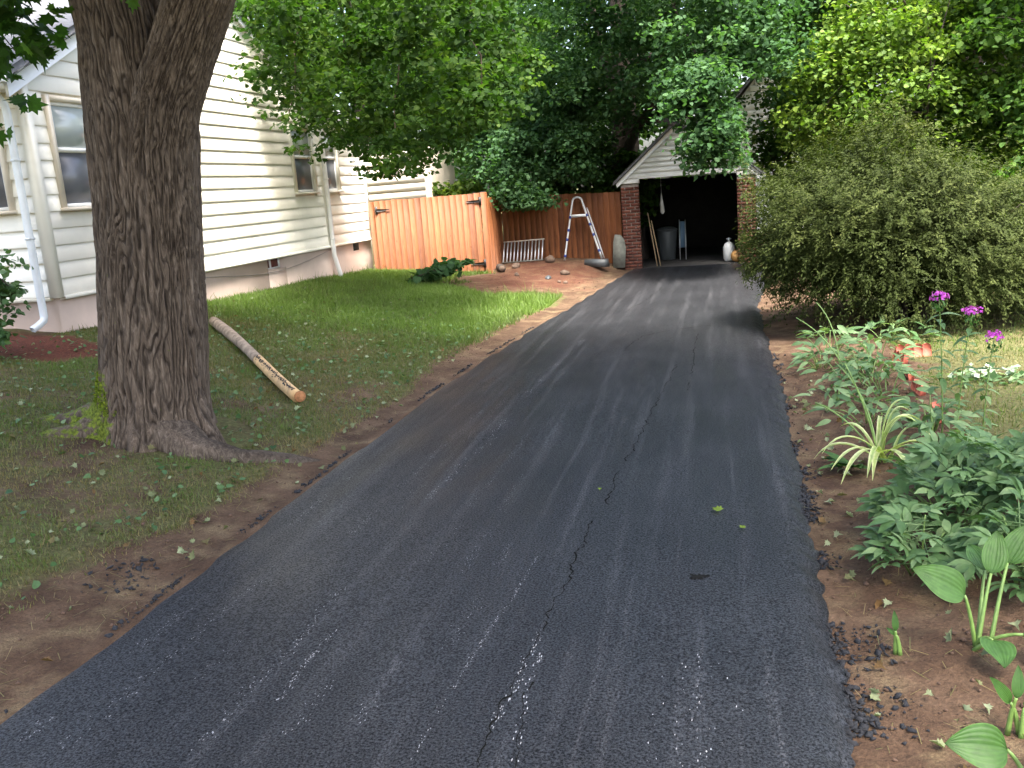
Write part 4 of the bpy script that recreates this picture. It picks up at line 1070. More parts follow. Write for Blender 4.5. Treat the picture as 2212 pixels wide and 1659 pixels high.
xp = np.concatenate([boxpads(120, (-6.2, 22.9, 2.2), (-2.9, 25.0, 5.0)), boxpads(26, (-5.2, 22.0, 2.15), (-3.0, 22.9, 3.4)), boxpads(14, (-4.9, 21.6, 1.75), (-4.1, 22.2, 2.3)), boxpads(60, (-4.5, 21, 3.6), (0, 23.5, 6)),
                     boxpads(46, (-.75, 18.4, 2.55), (.3, 19.8, 4.2)), boxpads(90, (-4.0, 18.6, 5.6), (1.2, 22, 8)), boxpads(40, (-1.0, 18.8, 3.9), (1.5, 21, 5.6)), boxpads(6, (-.3, 18.8, 2.25), (.1, 19.2, 2.7))])
tree('shade_tree', 'big dark blue-green tree behind the fence with branches drooping over it', (-2.45, 25.4), 13, (-2.0, 25, 7.2), (6.4, 4.2, 5.2), 420, 130, .095, M['leaf_blue'], .42, 51, xp, (.45, .8), zmin=2.4)
BG = 'trees in the background'
TR = [
 ('lime_tree', 'bright yellow-green sunlit small tree behind the olive shrub', (3.9, 20.0), 6.5, (3.5, 19.6, 3.2), (2.1, 1.6, 2.4), 210, 130, .085, 'leaf_lime', .12),
 ('young_tree', 'mid-green leafy tree at the far right, right of the lime-green tree', (6.8, 19.5), 8, (6.4, 19.0, 4.2), (2.4, 2.2, 3.6), 230, 110, .10, 'leaf_far', .14),
 ('dark_tree', 'dark tree overhanging from the top right corner, above the lime-green tree', (6.4, 25), 13, (4.6, 23.5, 8.2), (5.2, 4, 4.0), 280, 100, .13, 'leaf_maple', .3),
 ('background_tree', 'tall dark green tree rising behind the garage roof', (3.4, 31), 15, (1.6, 30.5, 8.2), (4.4, 3, 5.6), 260, 100, .15, 'leaf_maple', .3),
 ('garage_side_bush', 'mid-green tall bush filling the gap right of the garage', (2.1, 25), 5, (2.15, 24.6, 2.7), (1.25, 1.0, 2.0), 120, 90, .10, 'leaf_far', .07),
 ('background_tree', 'light green tree beyond the gate, right of the house corner', (-6.5, 31), 14, (-6.2, 30, 7.2), (5.2, 3.4, 5.8), 300, 90, .14, 'leaf_far', .3),
 ('background_tree', 'dark green tree far behind the house roof', (-13, 34), 16, (-13, 33, 9), (6, 4, 7), 240, 44, .28, 'leaf_blue', .35),
 ('background_tree', 'mid-green tree far behind the neighbouring house', (10, 36), 15, (9.5, 35, 7.5), (6, 4, 7), 280, 44, .28, 'leaf_far', .35),
 ('background_tree', 'dark green tree at the far right background edge', (17, 32), 15, (16, 31, 7), (6, 4, 7), 240, 44, .28, 'leaf_maple', .35),
 ('background_tree', 'wide dark green tree in the far background behind the garage', (-2, 46), 18, (-2, 45, 9), (11, 4, 9), 420, 44, .36, 'leaf_far', .4),
 ('background_tree', 'wide dark green tree in the far background at the right', (14, 48), 18, (14, 47, 9), (11, 4, 9), 420, 44, .36, 'leaf_blue', .4),
 ('background_tree', 'wide dark green tree in the far background behind the house', (-18, 48), 18, (-18, 47, 9), (11, 4, 9), 380, 44, .36, 'leaf_far', .4),
]
for i, (nm, lab, b_, h, cc, cr, npd, per, sz, mt, trr) in enumerate(TR):
    cl = [(1590, 170, 1650, 300)] if nm in ('dark_tree',) else []
    if i == 3: cl = [(1560, 165, 1700, 330)]
    tree(nm, lab, b_, h, cc, cr, npd, per, sz, M[mt], trr, 60+i, None, (.5, .85) if sz < .2 else (.8, 1.4), cl, tmpl=(SIMPLE, SIMPLE_F) if sz < .2 else (DIAM, DIAM_F), group=BG if nm == 'background_tree' else None, zmin=.4)
tree('bright_bush', 'bright green bush showing just above the gate top', (-7.2, 24.8), 2.6, (-6.9, 24.6, 1.75), (1.5, .7, .8), 50, 60, .12, M['leaf_lime'], .05, 90, None, (.3, .5), limbs_n=5, zmin=.6)
tree('dark_bush', 'dark green bush behind the fence between the big tree trunk and the garage', (-3.3, 24.4), 3, (-3.2, 24.3, 1.9), (1.7, .6, 1.3), 70, 80, .11, M['leaf_maple'], .05, 93, None, (.3, .5), limbs_n=5, zmin=.6)
tree('green_bush', 'mid-green bush at the right edge beyond the olive shrub', (5.6, 16.5), 2.4, (5.4, 16.3, 1.2), (1.5, 1.2, 1.2), 80, 70, .10, M['leaf_far'], .05, 91, None, (.3, .5), limbs_n=5, zmin=.1)
tree('corner_bush', 'leafy green bush at the left edge in front of the house', (-8.25, 8.75), 1.9, (-8.02, 8.7, 1.45), (.42, .4, .8), 36, 46, .075, M['leaf_bed'], .03, 92, None, (.16, .3), limbs_n=6, zmin=.9)

# ---- olive weeping shrub beside the driveway
r = np.random.default_rng(101)
sh = empty('weeping_shrub', (2.5, 13.2, H(2.5, 13.2)), 'large rounded olive-green feathery shrub leaning over the right side of the driveway', 'shrub')
ns = 7600
d = r.normal(size=(ns, 3)); d[:, 2] = np.abs(d[:, 2])*1.0-.30; d /= np.linalg.norm(d, axis=1, keepdims=True)
lump = .50+.86*fbm(d[:, 0]*2.3+5, d[:, 1]*2.3, d[:, 2]*2.3)
dep = 1-.45*r.uniform(0, 1, ns)**2.2
SC = np.array([2.25, 13.2, .76])
S0 = SC+d*np.array([2.1, 1.65, 1.75])*(lump*dep)[:, None]
S0[:, 2] = (S0[:, 2]-.1)*np.interp(S0[:, 0], [.6, 1.5, 2.3, 4.4], [1.12, 1.06, .97, .66])+.1
ok = S0[:, 2] > .12; S0, d, lump = S0[ok], d[ok], lump[ok]
dd = S0-np.array([2.5, 13.2, .3]); dd /= np.linalg.norm(dd, axis=1, keepdims=True)
ns = len(S0); K = 34; tt = np.linspace(0, 1, K)
Ls = r.uniform(.16, .58, ns)
side = r.normal(0, .36, (ns, 3))
dirs = dd*.75+side+np.array([.10, -.05, .35])
Pn = S0[:, None]+Ls[:, None, None]*(dirs[:, None]*tt[None, :, None]+np.array([0, 0, -1.0])[None, None]*r.uniform(.25, 1.15, ns)[:, None, None]*(tt**2)[None, :, None])
Pn = Pn+r.normal(0, .012, Pn.shape); Pn[:, :, 2] = np.maximum(Pn[:, :, 2], .03)
okS = (Pn[:, :, 0].min(axis=1) > np.interp(Pn[:, :, 2].mean(axis=1), [0, .45, .8, 2.0], [.5, .45, .16, .22])); Pn, dd, lump, S0 = Pn[okS], dd[okS], lump[okS], S0[okS]; ns = len(S0)
P_ = Pn.reshape(-1, 3); tan = np.gradient(Pn, axis=1).reshape(-1, 3); tan /= np.linalg.norm(tan, axis=1, keepdims=True)+1e-9
Dv = tan+r.normal(0, .32, P_.shape); Nv = r.normal(size=P_.shape)*.6+np.repeat(dd, K, 0)+np.array([0, 0, .6])
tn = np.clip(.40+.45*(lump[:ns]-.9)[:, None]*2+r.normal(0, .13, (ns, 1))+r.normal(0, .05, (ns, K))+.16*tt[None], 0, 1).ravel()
V_, F_ = leafcloud(P_, r.uniform(.03, .06, len(P_)), Nv, NEEDLE, NEEDLE_F, r, Dv)
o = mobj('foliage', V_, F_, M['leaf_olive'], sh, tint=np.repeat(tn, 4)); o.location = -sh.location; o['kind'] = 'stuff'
L = []
for k in range(46):
    a = r.uniform(0, 6.28); e = np.array([2.5+1.35*math.cos(a)*r.uniform(.3, 1), 13.2+1.2*math.sin(a)*r.uniform(.3, 1), r.uniform(.6, 1.6)]); s_ = np.array([2.5+.25*math.cos(a), 13.2+.25*math.sin(a), -.05])
    L.append((bez(s_, (s_+e)/2+np.array([0, 0, .4]), e, 8), np.linspace(.035, .008, 8)))
limbs_mesh('stems', L, M['bark_plain'], sh, 6)
# inner mass of older foliage
ni = 26000; d = r.normal(size=(ni, 3)); d /= np.linalg.norm(d, axis=1, keepdims=True); d[:, 2] = np.abs(d[:, 2])-.25*(r.uniform(size=ni) < .5)
P_ = np.array([2.5, 13.25, .6])+d*np.array([1.3, 1.15, .95])*(r.uniform(.35, 1, (ni, 1))**.5); P_ = P_[P_[:, 2] > .05]
V_, F_ = leafcloud(P_, r.uniform(.06, .11, len(P_)), r.normal(size=P_.shape), NEEDLE, NEEDLE_F, r)
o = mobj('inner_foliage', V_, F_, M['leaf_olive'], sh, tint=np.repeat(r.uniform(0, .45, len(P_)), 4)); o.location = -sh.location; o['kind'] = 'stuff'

# ------------------------------------------------------------------ wooden post lying on the lawn
pa, pb = np.array((-7.0, 11.75, H(-7.0, 11.75)+.075)), np.array((-4.17, 8.4, H(-4.17, 8.4)+.075))
post = empty('wooden_post', tuple(pb-np.array([0, 0, .075])), 'weathered round wooden post with a peeled tan end lying on the lawn', 'post')
def post_mat():
    mt, nt, b = pmat('weathered_post', (.25, .19, .14), .85, .2)
    n1 = noise(nt, coords(nt, (1, 1, 1)), 9, 6, .65)
    c_ = ramp(nt, n1, [(.3, (.07, .055, .045)), (.45, (.22, .17, .125)), (.7, (.38, .30, .22))]); nt.links.new(c_, b.inputs['Base Color']); bump(nt, b, n1, .6, .01); return mt
M['post'] = post_mat()
M['peeled'] = plain_mat('peeled_wood', (.58, .37, .17), .75, .25, 12, .3, 30)
def pl_(t): return pa+(pb-pa)*t+np.array([.03*math.sin(t*5), 0, .0])
m_ = MB(); m_.tube([pl_(t) for t in np.linspace(0, .60, 12)], [.066+.006*math.sin(9*t) for t in np.linspace(0, .6, 12)], 14); part(m_, 'barked_length', M['post'], post, smooth=False)
m_ = MB(); m_.tube([pl_(t) for t in np.linspace(.601, 1, 10)], [.062]*10, 14); pe = part(m_, 'peeled_length', M['peeled'], post)
m_ = MB()
dirv = (pb-pa)/np.linalg.norm(pb-pa); sidev = np.cross(dirv, (0, 0, 1)); sidev /= np.linalg.norm(sidev)
for i in range(190):
    t = rng.uniform(.605, .99); a = R(rng.normal(72, 11)); c_ = pl_(t); nrm = -sidev*math.cos(a)*-1+np.array([0, 0, 1])*math.sin(a); nrm /= np.linalg.norm(nrm)
    e1 = dirv*rng.uniform(.01, .035); e2 = np.cross(nrm, dirv)*rng.uniform(.003, .010); p = c_+nrm*.0645
    m_.add([p-e1, p-e2, p+e1, p+e2, p+nrm*.003], [(0,1,4),(1,2,4),(2,3,4),(3,0,4)])
o = m_.build('tar_smear', M['crumb'], pe); o['kind'] = 'stuff'
M['cut_end'] = plain_mat('cut_wood_end', (.34, .15, .06), .85, .35, 40, .4, 60)
m_ = MB(); m_.tube([pb+dirv*.0005, pb+dirv*.004], [.060, .056], 14); m_.build('cut_face', M['cut_end'], pe)

# ------------------------------------------------------------------ garden plants
def leafgrid(L, W, fold=.15, curl=.25, ny=9, nx=4, p=.8, tip=1.0, wave=0.0):
    t = np.linspace(0, 1, ny); w_ = W*.5*np.clip(np.sin(math.pi*t**p), 0, 1)**tip
    w_[0] = max(w_[0], W*.03); w_[-1] = W*.01
    u = np.linspace(-1, 1, nx+1)
    X = w_[:, None]*u[None]; Y = np.repeat((t*L)[:, None], nx+1, 1); Z = fold*np.abs(X)+wave*W*np.sin(t*9)[:, None]*np.abs(u)[None]**2-curl*L*(t**2)[:, None]+curl*L*t[:, None]*.35
    V = np.stack([X, Y, Z], -1).reshape(-1, 3); n_ = nx+1
    I = np.arange(ny-1)[:, None]*n_+np.arange(nx)[None]
    return V, np.stack([I, I+1, I+n_+1, I+n_], -1).reshape(-1, 4), np.repeat(u[None], ny, 0).ravel()
def frame(P0, D, N):
    D = Vector(D).normalized(); N = Vector(N); N = (N-D*N.dot(D)).normalized(); X = D.cross(N)
    m_ = Matrix.Identity(4)
    for i in range(3): m_[i][0] = X[i]; m_[i][1] = D[i]; m_[i][2] = N[i]; m_[i][3] = P0[i]
    return m_
def strap(path, W, mat, parent, r, name='leaf'):
    """long arching leaf: ribbon with a folded keel"""
    P = np.asarray(path, float); n = len(P); T = np.gradient(P, axis=0); T /= np.linalg.norm(T, axis=1, keepdims=True)
    S = np.cross(T, np.array([0, 0, 1.])); S /= np.linalg.norm(S, axis=1, keepdims=True)+1e-6; N = np.cross(S, T)
    t = np.linspace(0, 1, n); w_ = W*.5*np.minimum(1, (1-t)*3.5)**.8*(.6+.4*np.minimum(1, t*6)); w_[-1] = W*.02
    V = np.concatenate([P-S*w_[:, None]+N*w_[:, None]*.5, P, P+S*w_[:, None]+N*w_[:, None]*.5]); I = np.arange(n-1)
    F = np.concatenate([np.stack([I, I+n, I+n+1, I+1], -1), np.stack([I+n, I+2*n, I+2*n+1, I+n+1], -1)])
    tn = np.concatenate([np.full(n, .95), np.full(n, r.uniform(.1, .5)), np.full(n, .95)])
    o = mobj(name, V, F, mat, parent, tint=tn, smooth=True)
    if parent.type == 'EMPTY': o.location = -parent.location
    return o
r = np.random.default_rng(201)
# striped strap-leaved plant
bx_, by_ = 1.08, 6.92; bz = H(bx_, by_)
th = empty('strap_leaf_plant', (bx_, by_, bz), 'clump of arching pale striped strap leaves in the flower bed', 'plant')
b0 = np.array([bx_, by_, bz])
TIPS = [((.74, 6.35, .02), (.9, 6.55, .30)), ((.66, 6.8, .10), (.85, 6.9, .30)), ((1.26, 6.95, .46), (1.10, 6.95, .42)), ((1.36, 6.9, .26), (1.15, 6.95, .44)), ((1.46, 6.85, .14), (1.25, 6.95, .40)), ((.70, 6.6, .04), (.9, 6.8, .22)), ((1.42, 7.1, .22), (1.2, 7.05, .42)), ((.82, 7.1, .22), (.95, 7.0, .30)), ((1.35, 6.55, .06), (1.22, 6.7, .28)), ((1.2, 6.4, .03), (1.15, 6.6, .26)), ((.95, 6.4, .03), (1.0, 6.6, .24)), ((1.15, 7.3, .2), (1.1, 7.1, .36)), ((1.5, 6.6, .1), (1.3, 6.75, .3)), ((.62, 6.95, .02), (.8, 6.95, .2)), ((1.3, 7.0, .35), (1.15, 6.98, .46)), ((.9, 6.3, .08), (1.0, 6.6, .3))]
for tip, ctl in TIPS:
    s_ = b0+np.array([r.normal(0, .03), r.normal(0, .03), 0]); strap(bez(s_, ctl, np.array(tip)+np.array([0, 0, bz]), 12), r.uniform(.030, .046), M['leaf_strap'], th, r)
for tip, ctl in (((.84, 6.95, .68), (.98, 6.95, .4)), ((.66, 7.25, .32), (.9, 7.1, .25))):
    m_ = MB(); m_.tube(bez(b0, ctl, tip, 8), .006, 6); part(m_, 'flower_stalk', M['green_stem'], th)
# broad leaves under the clump
th = empty('broad_leaf_weed', (.86, 6.75, H(.86, 6.75)), 'low broad-leaved green weed under the striped clump', 'plant')
for k in range(9):
    a = r.uniform(2.2, 5.6); V_, F_, u_ = leafgrid(r.uniform(.18, .28), r.uniform(.07, .10), .25, .3, wave=.06)
    me = raw_mesh('leaf', V_, F_, M['leaf_hosta'], tint=np.clip(.35+.2*r.normal()+.05*np.abs(u_), 0, 1), smooth=True)
    share('leaf', me, th, frame((r.normal(0, .02), r.normal(0, .02), .02), (math.cos(a), math.sin(a), r.uniform(.2, .7)), (0, 0, 1)))

def hosta(x, y, leaves, label, W=.15, pet=.28):
    z = H(x, y); t_ = empty('hosta_plant', (x, y, z), label, 'plant')
    for (cx, cy, cz, dx, dy, dz_, L_, W_) in leaves:
        s_ = np.array([r.normal(0, .015), r.normal(0, .015), 0]); c_ = np.array([cx-x, cy-y, cz-z])
        m_ = MB(); pts = bez(s_, s_*.5+c_*.5+np.array([0, 0, .05]), c_, 8); m_.tube(pts, np.linspace(.011, .006, 8), 7); st_ = m_.build('petiole', M['green_stem'], t_, smooth=True)
        V_, F_, u_ = leafgrid(L_, W_, .22, .22, 17, 28, .72, .75, .03)
        # shallow parallel veins
        V_[:, 2] += .0012*np.cos(u_*26)
        me = raw_mesh('leaf', V_, F_, M['leaf_hosta'], tint=np.clip(.45+.09*np.cos(u_*26)+.1*r.normal()+.5*(np.abs(u_) > .95)+.25*(fbm(V_[:, 0]*40, V_[:, 1]*40)-.5)*2, 0, 1), smooth=True)
        share('leaf', me, t_, frame(tuple(c_), (dx, dy, dz_), (.1, -.75, .65)))
hosta(1.06, 4.12, [(.995, 4.12, .20, -.68, -.12, .48, .25, .155), (1.12, 4.2, .27, .15, .25, .5, .2, .11), (1.2, 4.25, .30, .35, .2, .55, .2, .12), (1.08, 4.0, .05, .0, -.6, .02, .2, .14), (1.2, 4.0, .08, .6, -.3, .05, .22, .15), (1.12, 4.3, .24, -.1, .6, .3, .18, .1)], 'hosta with one big upright oval leaf at the right of the flower bed')
hosta(.99, 3.02, [(.88, 3.05, .14, -.45, -.1, .1, .2, .15), (.98, 3.0, .2, -.1, -.5, .05, .2, .15), (.92, 2.9, .06, -.5, -.4, -.05, .18, .13), (1.05, 3.1, .2, .5, .2, .1, .2, .14)], 'hosta leaves poking in at the bottom right corner')
hosta(.70, 4.06, [(.70, 4.06, .05, -.0, .1, .5, .09, .03), (.70, 4.06, .03, -.5, 0, .5, .05, .02)], 'tiny lone green sprout in the bare soil')
hosta(1.02, 3.45, [(1.0, 3.45, .08, -.3, -.1, .5, .13, .05), (1.05, 3.45, .06, .3, -.2, .4, .12, .05), (1.02, 3.45, .1, .1, .2, .6, .12, .045)], 'small green seedling above the corner hosta leaves')

# leafy mound with divided leaves
def divided_leaf(seed, nl=7):
    rr = np.random.default_rng(seed); Vs = []; Fs = []; Ts = []; k = 0
    stem = np.stack([np.zeros(6), np.linspace(-.12, .10, 6), np.linspace(-.05, .0, 6)], -1); V_, F_ = tube_np(stem, .003, 4, False); Vs.append(V_); Fs.append(F_[0]); Ts.append(np.full(len(V_), .8)); k += len(V_)
    for i in range(nl):
        a = (i-(nl-1)/2)*R(37)+rr.normal(0, .1); L_ = rr.uniform(.075, .115); V_, F_, u_ = leafgrid(L_, L_*.42, .3, .25, 6, 2, .85)
        y0 = .02+.05*(1-abs(i-(nl-1)/2)/nl*2)
        ca, sa = math.cos(a), math.sin(a); V_ = np.stack([V_[:, 0]*ca+V_[:, 1]*sa, -V_[:, 0]*sa+V_[:, 1]*ca+y0, V_[:, 2]+rr.normal(0, .006)], -1)
        Vs.append(V_); Fs.append(F_+k); Ts.append(np.full(len(V_), rr.uniform(.25, .95))); k += len(V_)
    return raw_mesh('leaf', np.concatenate(Vs), np.concatenate(Fs), M['leaf_bed'], tint=np.concatenate(Ts), smooth=True)
DL = [divided_leaf(s, n_) for s, n_ in ((1, 7), (2, 5), (3, 6), (4, 5))]
def leafy_mound(x, y, rx, ry, h, n, label, name='leafy_perennial', sc=1.0, seed=0, mesh=None, stems=10):
    rr = np.random.default_rng(300+seed); z = H(x, y); t_ = empty(name, (x, y, z), label, 'plant')
    pos = []
    for k in range(n):
        a = rr.uniform(0, 6.28); q = rr.uniform(0, 1)**.6; px, py = rx*q*math.cos(a), ry*q*math.sin(a)
        pz = h*(1-.75*q*q)*rr.uniform(.55, 1.05)+.03
        d = np.array([math.cos(a)*(.3+q), math.sin(a)*(.3+q)-.15, rr.uniform(-.35, .45)]); s_ = sc*rr.uniform(.75, 1.25)
        Mx = frame((px, py, pz), tuple(d), (rr.normal(0, .35), rr.normal(0, .35)-.2, 1))@Matrix.Scale(s_, 4)
        share('leaf', (mesh or DL)[rr.integers(0, len(mesh or DL))], t_, Mx); pos.append((px, py, pz))
    for k in range(stems):
        p = np.array(pos[rr.integers(0, n)]); s_ = p*np.array([.35, .35, 0])
        m_ = MB(); m_.tube(bez(s_, s_*.5+p*.5+np.array([0, 0, .05]), p, 6), np.linspace(.006, .003, 6), 6); m_.build('stem', M['green_stem'], t_)
    return t_
leafy_mound(1.30, 5.45, .42, .42, .52, 120, 'large mound of grey-green divided leaves, front middle of the flower bed', seed=1, stems=26)
leafy_mound(1.72, 5.30, .38, .40, .58, 90, 'grey-green divided-leaf mound at the right edge, beside the largest mound', seed=2, stems=16)
leafy_mound(.97, 4.95, .24, .26, .28, 46, 'lower grey-green leaf clump in front of the largest mound', seed=3, stems=14)
leafy_mound(1.42, 4.72, .30, .22, .40, 56, 'grey-green leaf clump behind the big hosta leaf', seed=4, stems=14)
leafy_mound(1.5, 6.2, .34, .3, .34, 60, 'grey-green leaf clump behind the largest mound, under the striped leaves', seed=13, stems=10)
leafy_mound(1.75, 6.35, .3, .35, .30, 44, 'low grey-green leaves among the phlox stems', seed=12, stems=8)
# ovate leaves for the back of the bed
def ov(seed, L_, W_): V_, F_, u_ = leafgrid(L_, W_, .25, .35, 7, 2, .8); return raw_mesh('leaf', V_, F_, M['leaf_bed'], tint=np.clip(np.full(len(V_), np.random.default_rng(seed).uniform(.2, 1)), 0, 1), smooth=True)
OV = [ov(i, .13+.02*(i % 3), .05+.008*(i % 2)) for i in range(6)]
for i, (x, y, rx, ry, h, n, lab) in enumerate([
    (1.15, 8.0, .35, .45, .22, 46, 'low green leafy plant behind the striped strap-leaf clump'),
    (1.42, 8.75, .32, .4, .36, 52, 'bushy green leafy plant in the middle of the flower bed'),
    (1.15, 9.6, .30, .45, .30, 44, 'pale green leafy plant near the bare soil, back of the bed'),
    (1.5, 10.1, .35, .5, .42, 54, 'taller green leafy plant left of the tilted red edging bricks'),
    (1.15, 10.9, .32, .4, .40, 46, 'green leafy plant at the back of the bed under the olive shrub'),
    (1.55, 7.6, .25, .3, .25, 34, 'small green leafy plant beside the fallen red edging piece'),
    (1.9, 11.6, .5, .4, .25, 40, 'low green leaves in the shade under the olive shrub'),
    (.98, 8.7, .22, .3, .16, 30, 'small pale leafy weed at the soil edge, level with the tallest bed plant'),
    (1.0, 10.3, .25, .4, .22, 34, 'spreading green weed at the soil edge below the olive shrub'),
    (1.48, 7.05, .22, .25, .30, 34, 'green leaves crowding the foot of the leftmost phlox stem'),
    (1.35, 9.3, .30, .35, .32, 44, 'green leafy clump between the bushy plant and the taller one')]):
    leafy_mound(x, y, rx, ry, h, n, lab, 'leafy_plant', 1.0, 20+i, OV, 12)
# seed stalks
for i, (p0, p1, lab) in enumerate([((1.2, 9.5, 0), (.72, 9.9, .62), 'long pale stalk leaning out over the soil from the back of the bed'), ((1.15, 9.9, 0), (.95, 10.2, .72), 'upright pale seed stalk at the back of the bed'), ((1.1, 7.2, 0), (.88, 7.9, .55), 'thin yellowing stalk arching above the striped clump')]):
    m_ = MB(); z = H(p0[0], p0[1]); m_.tube(bez((p0[0], p0[1], z), ((p0[0]+p1[0])/2+.1, (p0[1]+p1[1])/2, z+p1[2]*.7), (p1[0], p1[1], z+p1[2]), 9), np.linspace(.008, .005, 9), 6)
    o = m_.build('plant_stalk', M['green_stem']); tag(o, lab, 'stalk', 'plant stalks')
# phlox
def phlox(x, y, h, lean, label, flower=True, seed=0, nl=11):
    rr = np.random.default_rng(500+seed); z = H(x, y); t_ = empty('phlox_plant', (x, y, z), label, 'flower')
    P = bez((0, 0, 0), (lean[0]*.2, lean[1]*.2, h*.6), (lean[0], lean[1], h), 16)
    m_ = MB(); m_.tube(P, np.linspace(.006, .003, 16), 6); m_.build('stem', M['green_stem'], t_)
    for k in range(nl):
        q = P[int(2+k*12/nl)]; a0 = k*1.57+rr.normal(0, .2)
        for s_ in (0, math.pi):
            a = a0+s_; share('leaf', OV[rr.integers(0, 6)], t_, frame(tuple(q), (math.cos(a), math.sin(a), rr.uniform(-.5, .3)), (0, -.1, 1))@Matrix.Scale(rr.uniform(.6, .95), 4))
    if flower:
        n = 70; c_ = P[-1]; d = rr.normal(size=(n, 3)); d[:, 2] = np.abs(d[:, 2]); d /= np.linalg.norm(d, axis=1, keepdims=True)
        pts = c_+d*np.array([.065, .065, .05])*rr.uniform(.6, 1.1, (n, 1))+np.array([0, 0, .01])
        V_, F_ = leafcloud(pts, rr.uniform(.018, .034, n), d+rr.normal(0, .3, d.shape), DIAM, DIAM_F, rr)
        mobj('flower_head', V_, F_, M['purple'], t_, tint=np.repeat(rr.uniform(0, 1, n), 4))
        n = 40; d = rr.normal(size=(n, 3)); d /= np.linalg.norm(d, axis=1, keepdims=True); pts = c_+d*np.array([.05, .05, .05])-np.array([0, 0, .04])
        V_, F_ = leafcloud(pts, rr.uniform(.02, .035, n), d, DIAM, DIAM_F, rr); o = mobj('bracts', V_, F_, M['leaf_hosta'], t_, tint=np.repeat(rr.uniform(0, 1, n), 4))
phlox(1.58, 7.3, 1.08, (-.04, 0), 'tallest phlox stem with a magenta flower head, leftmost of three', True, 1, 13)
phlox(1.68, 7.3, .95, (.09, 0), 'phlox stem with pale magenta flowers, middle of three', True, 2, 12)
phlox(1.86, 7.3, .76, (.06, 0), 'shortest phlox stem with a bright magenta flower head, rightmost of three', True, 3, 9)
phlox(1.98, 6.5, .85, (.04, .1), 'flowerless dark-leaved phlox stem near the right edge', False, 4, 13)
phlox(2.10, 6.6, .95, (-.02, .0), 'second flowerless phlox stem, cut by the right edge', False, 5, 14)
# white-flowered plant on the lawn
t_ = empty('white_flower_plant', (2.42, 9.3, H(2.42, 9.3)), 'low patch of white-leaved plant on the lawn beyond the brick edging', 'plant')
n = 36; d = r.normal(size=(n, 3))*np.array([.15, .09, .03]); d[:, 2] = np.abs(d[:, 2])+.06
V_, F_ = leafcloud(d, r.uniform(.05, .10, n), np.array([0, -.3, 1])+r.normal(0, .4, (n, 3)), DIAM, DIAM_F, r); mobj('white_leaves', V_, F_, M['white_petal'], t_, tint=np.repeat(r.uniform(0, 1, n), 4))
n = 120; d = r.normal(size=(n, 3))*np.array([.24, .16, .02]); d[:, 2] = np.abs(d[:, 2])+.02
V_, F_ = leafcloud(d, r.uniform(.05, .10, n), np.array([0, -.2, 1])+r.normal(0, .5, (n, 3)), DIAM, DIAM_F, r); mobj('green_leaves', V_, F_, M['leaf_bed'], t_, tint=np.repeat(r.uniform(0, 1, n), 4))
# red edging bricks
def edging(x, y, L_, h, rz, tilt, label):
    m_ = MB(); n = 4
    for i in range(n):
        a = -L_/2+i*L_/n; b_ = a+L_/n
        pr = [(a+.001, 0), (b_-.001, 0), (b_-.001, h*.72), (b_-.012, h*.92), ((a+b_)/2, h), (a+.012, h*.92), (a+.001, h*.72)]
        m_.prism(pr, 1, -.025, .025)
    o = m_.build('edging_brick', M['edging']); o.location = (x, y, H(x, y)-.01); o.rotation_euler = (tilt, 0, rz); tag(o, label, 'edging brick', 'red edging bricks')
edging(1.98, 10.55, .36, .15, R(4), R(-12), 'scalloped red edging brick at the far corner of the bed')
edging(1.78, 10.25, .30, .13, R(100), R(14), 'red edging brick tipped beside the far corner piece')
edging(1.70, 8.85, .30, .10, R(94), R(10), 'red edging brick half hidden by leaves, middle of the row')
edging(1.70, 7.95, .28, .13, R(88), R(-15), 'red edging brick with a crumbled top behind the phlox')
edging(1.72, 7.05, .34, .12, R(96), R(16), 'leaning red edging brick at the foot of the phlox stems')
edging(1.73, 6.62, .24, .10, R(92), R(-10), 'short red edging brick just in front of the leaning one')
edging(1.74, 5.75, .30, .13, R(90), R(8), 'nearest red edging brick at the right picture edge')
edging(1.75, 9.5, .28, .10, R(88), R(-8), 'low red edging brick beside the tallest leafy plant')

# cut leafy branches on the lawn
t_ = empty('cut_branch', (-5.75, 18.4, H(-5.75, 18.4)), 'cut leafy branches dropped on the lawn before the gate', 'branch')
L = []
for k in range(7):
    a = r.uniform(-.6, .9); s_ = np.array([-6.3+r.uniform(0, .2), 18.2+r.uniform(-.2, .3), H(-6.2, 18.3)+.05]); e = s_+np.array([r.uniform(.6, 1.1), r.uniform(-.1, .7), r.uniform(.1, .4)]); L.append((bez(s_, (s_+e)/2+np.array([0, 0, .12]), e, 7), np.linspace(.014, .005, 7)))
limbs_mesh('twigs', L, M['bark_plain'], t_, 6)
C = np.array([l[0][i] for l in L for i in (2, 4, 6)]); make_crown('leaves', C, np.full(len(C), .2), 16, .15, M['leaf_blue'], t_, (SIMPLE, SIMPLE_F), r, droop=.2)

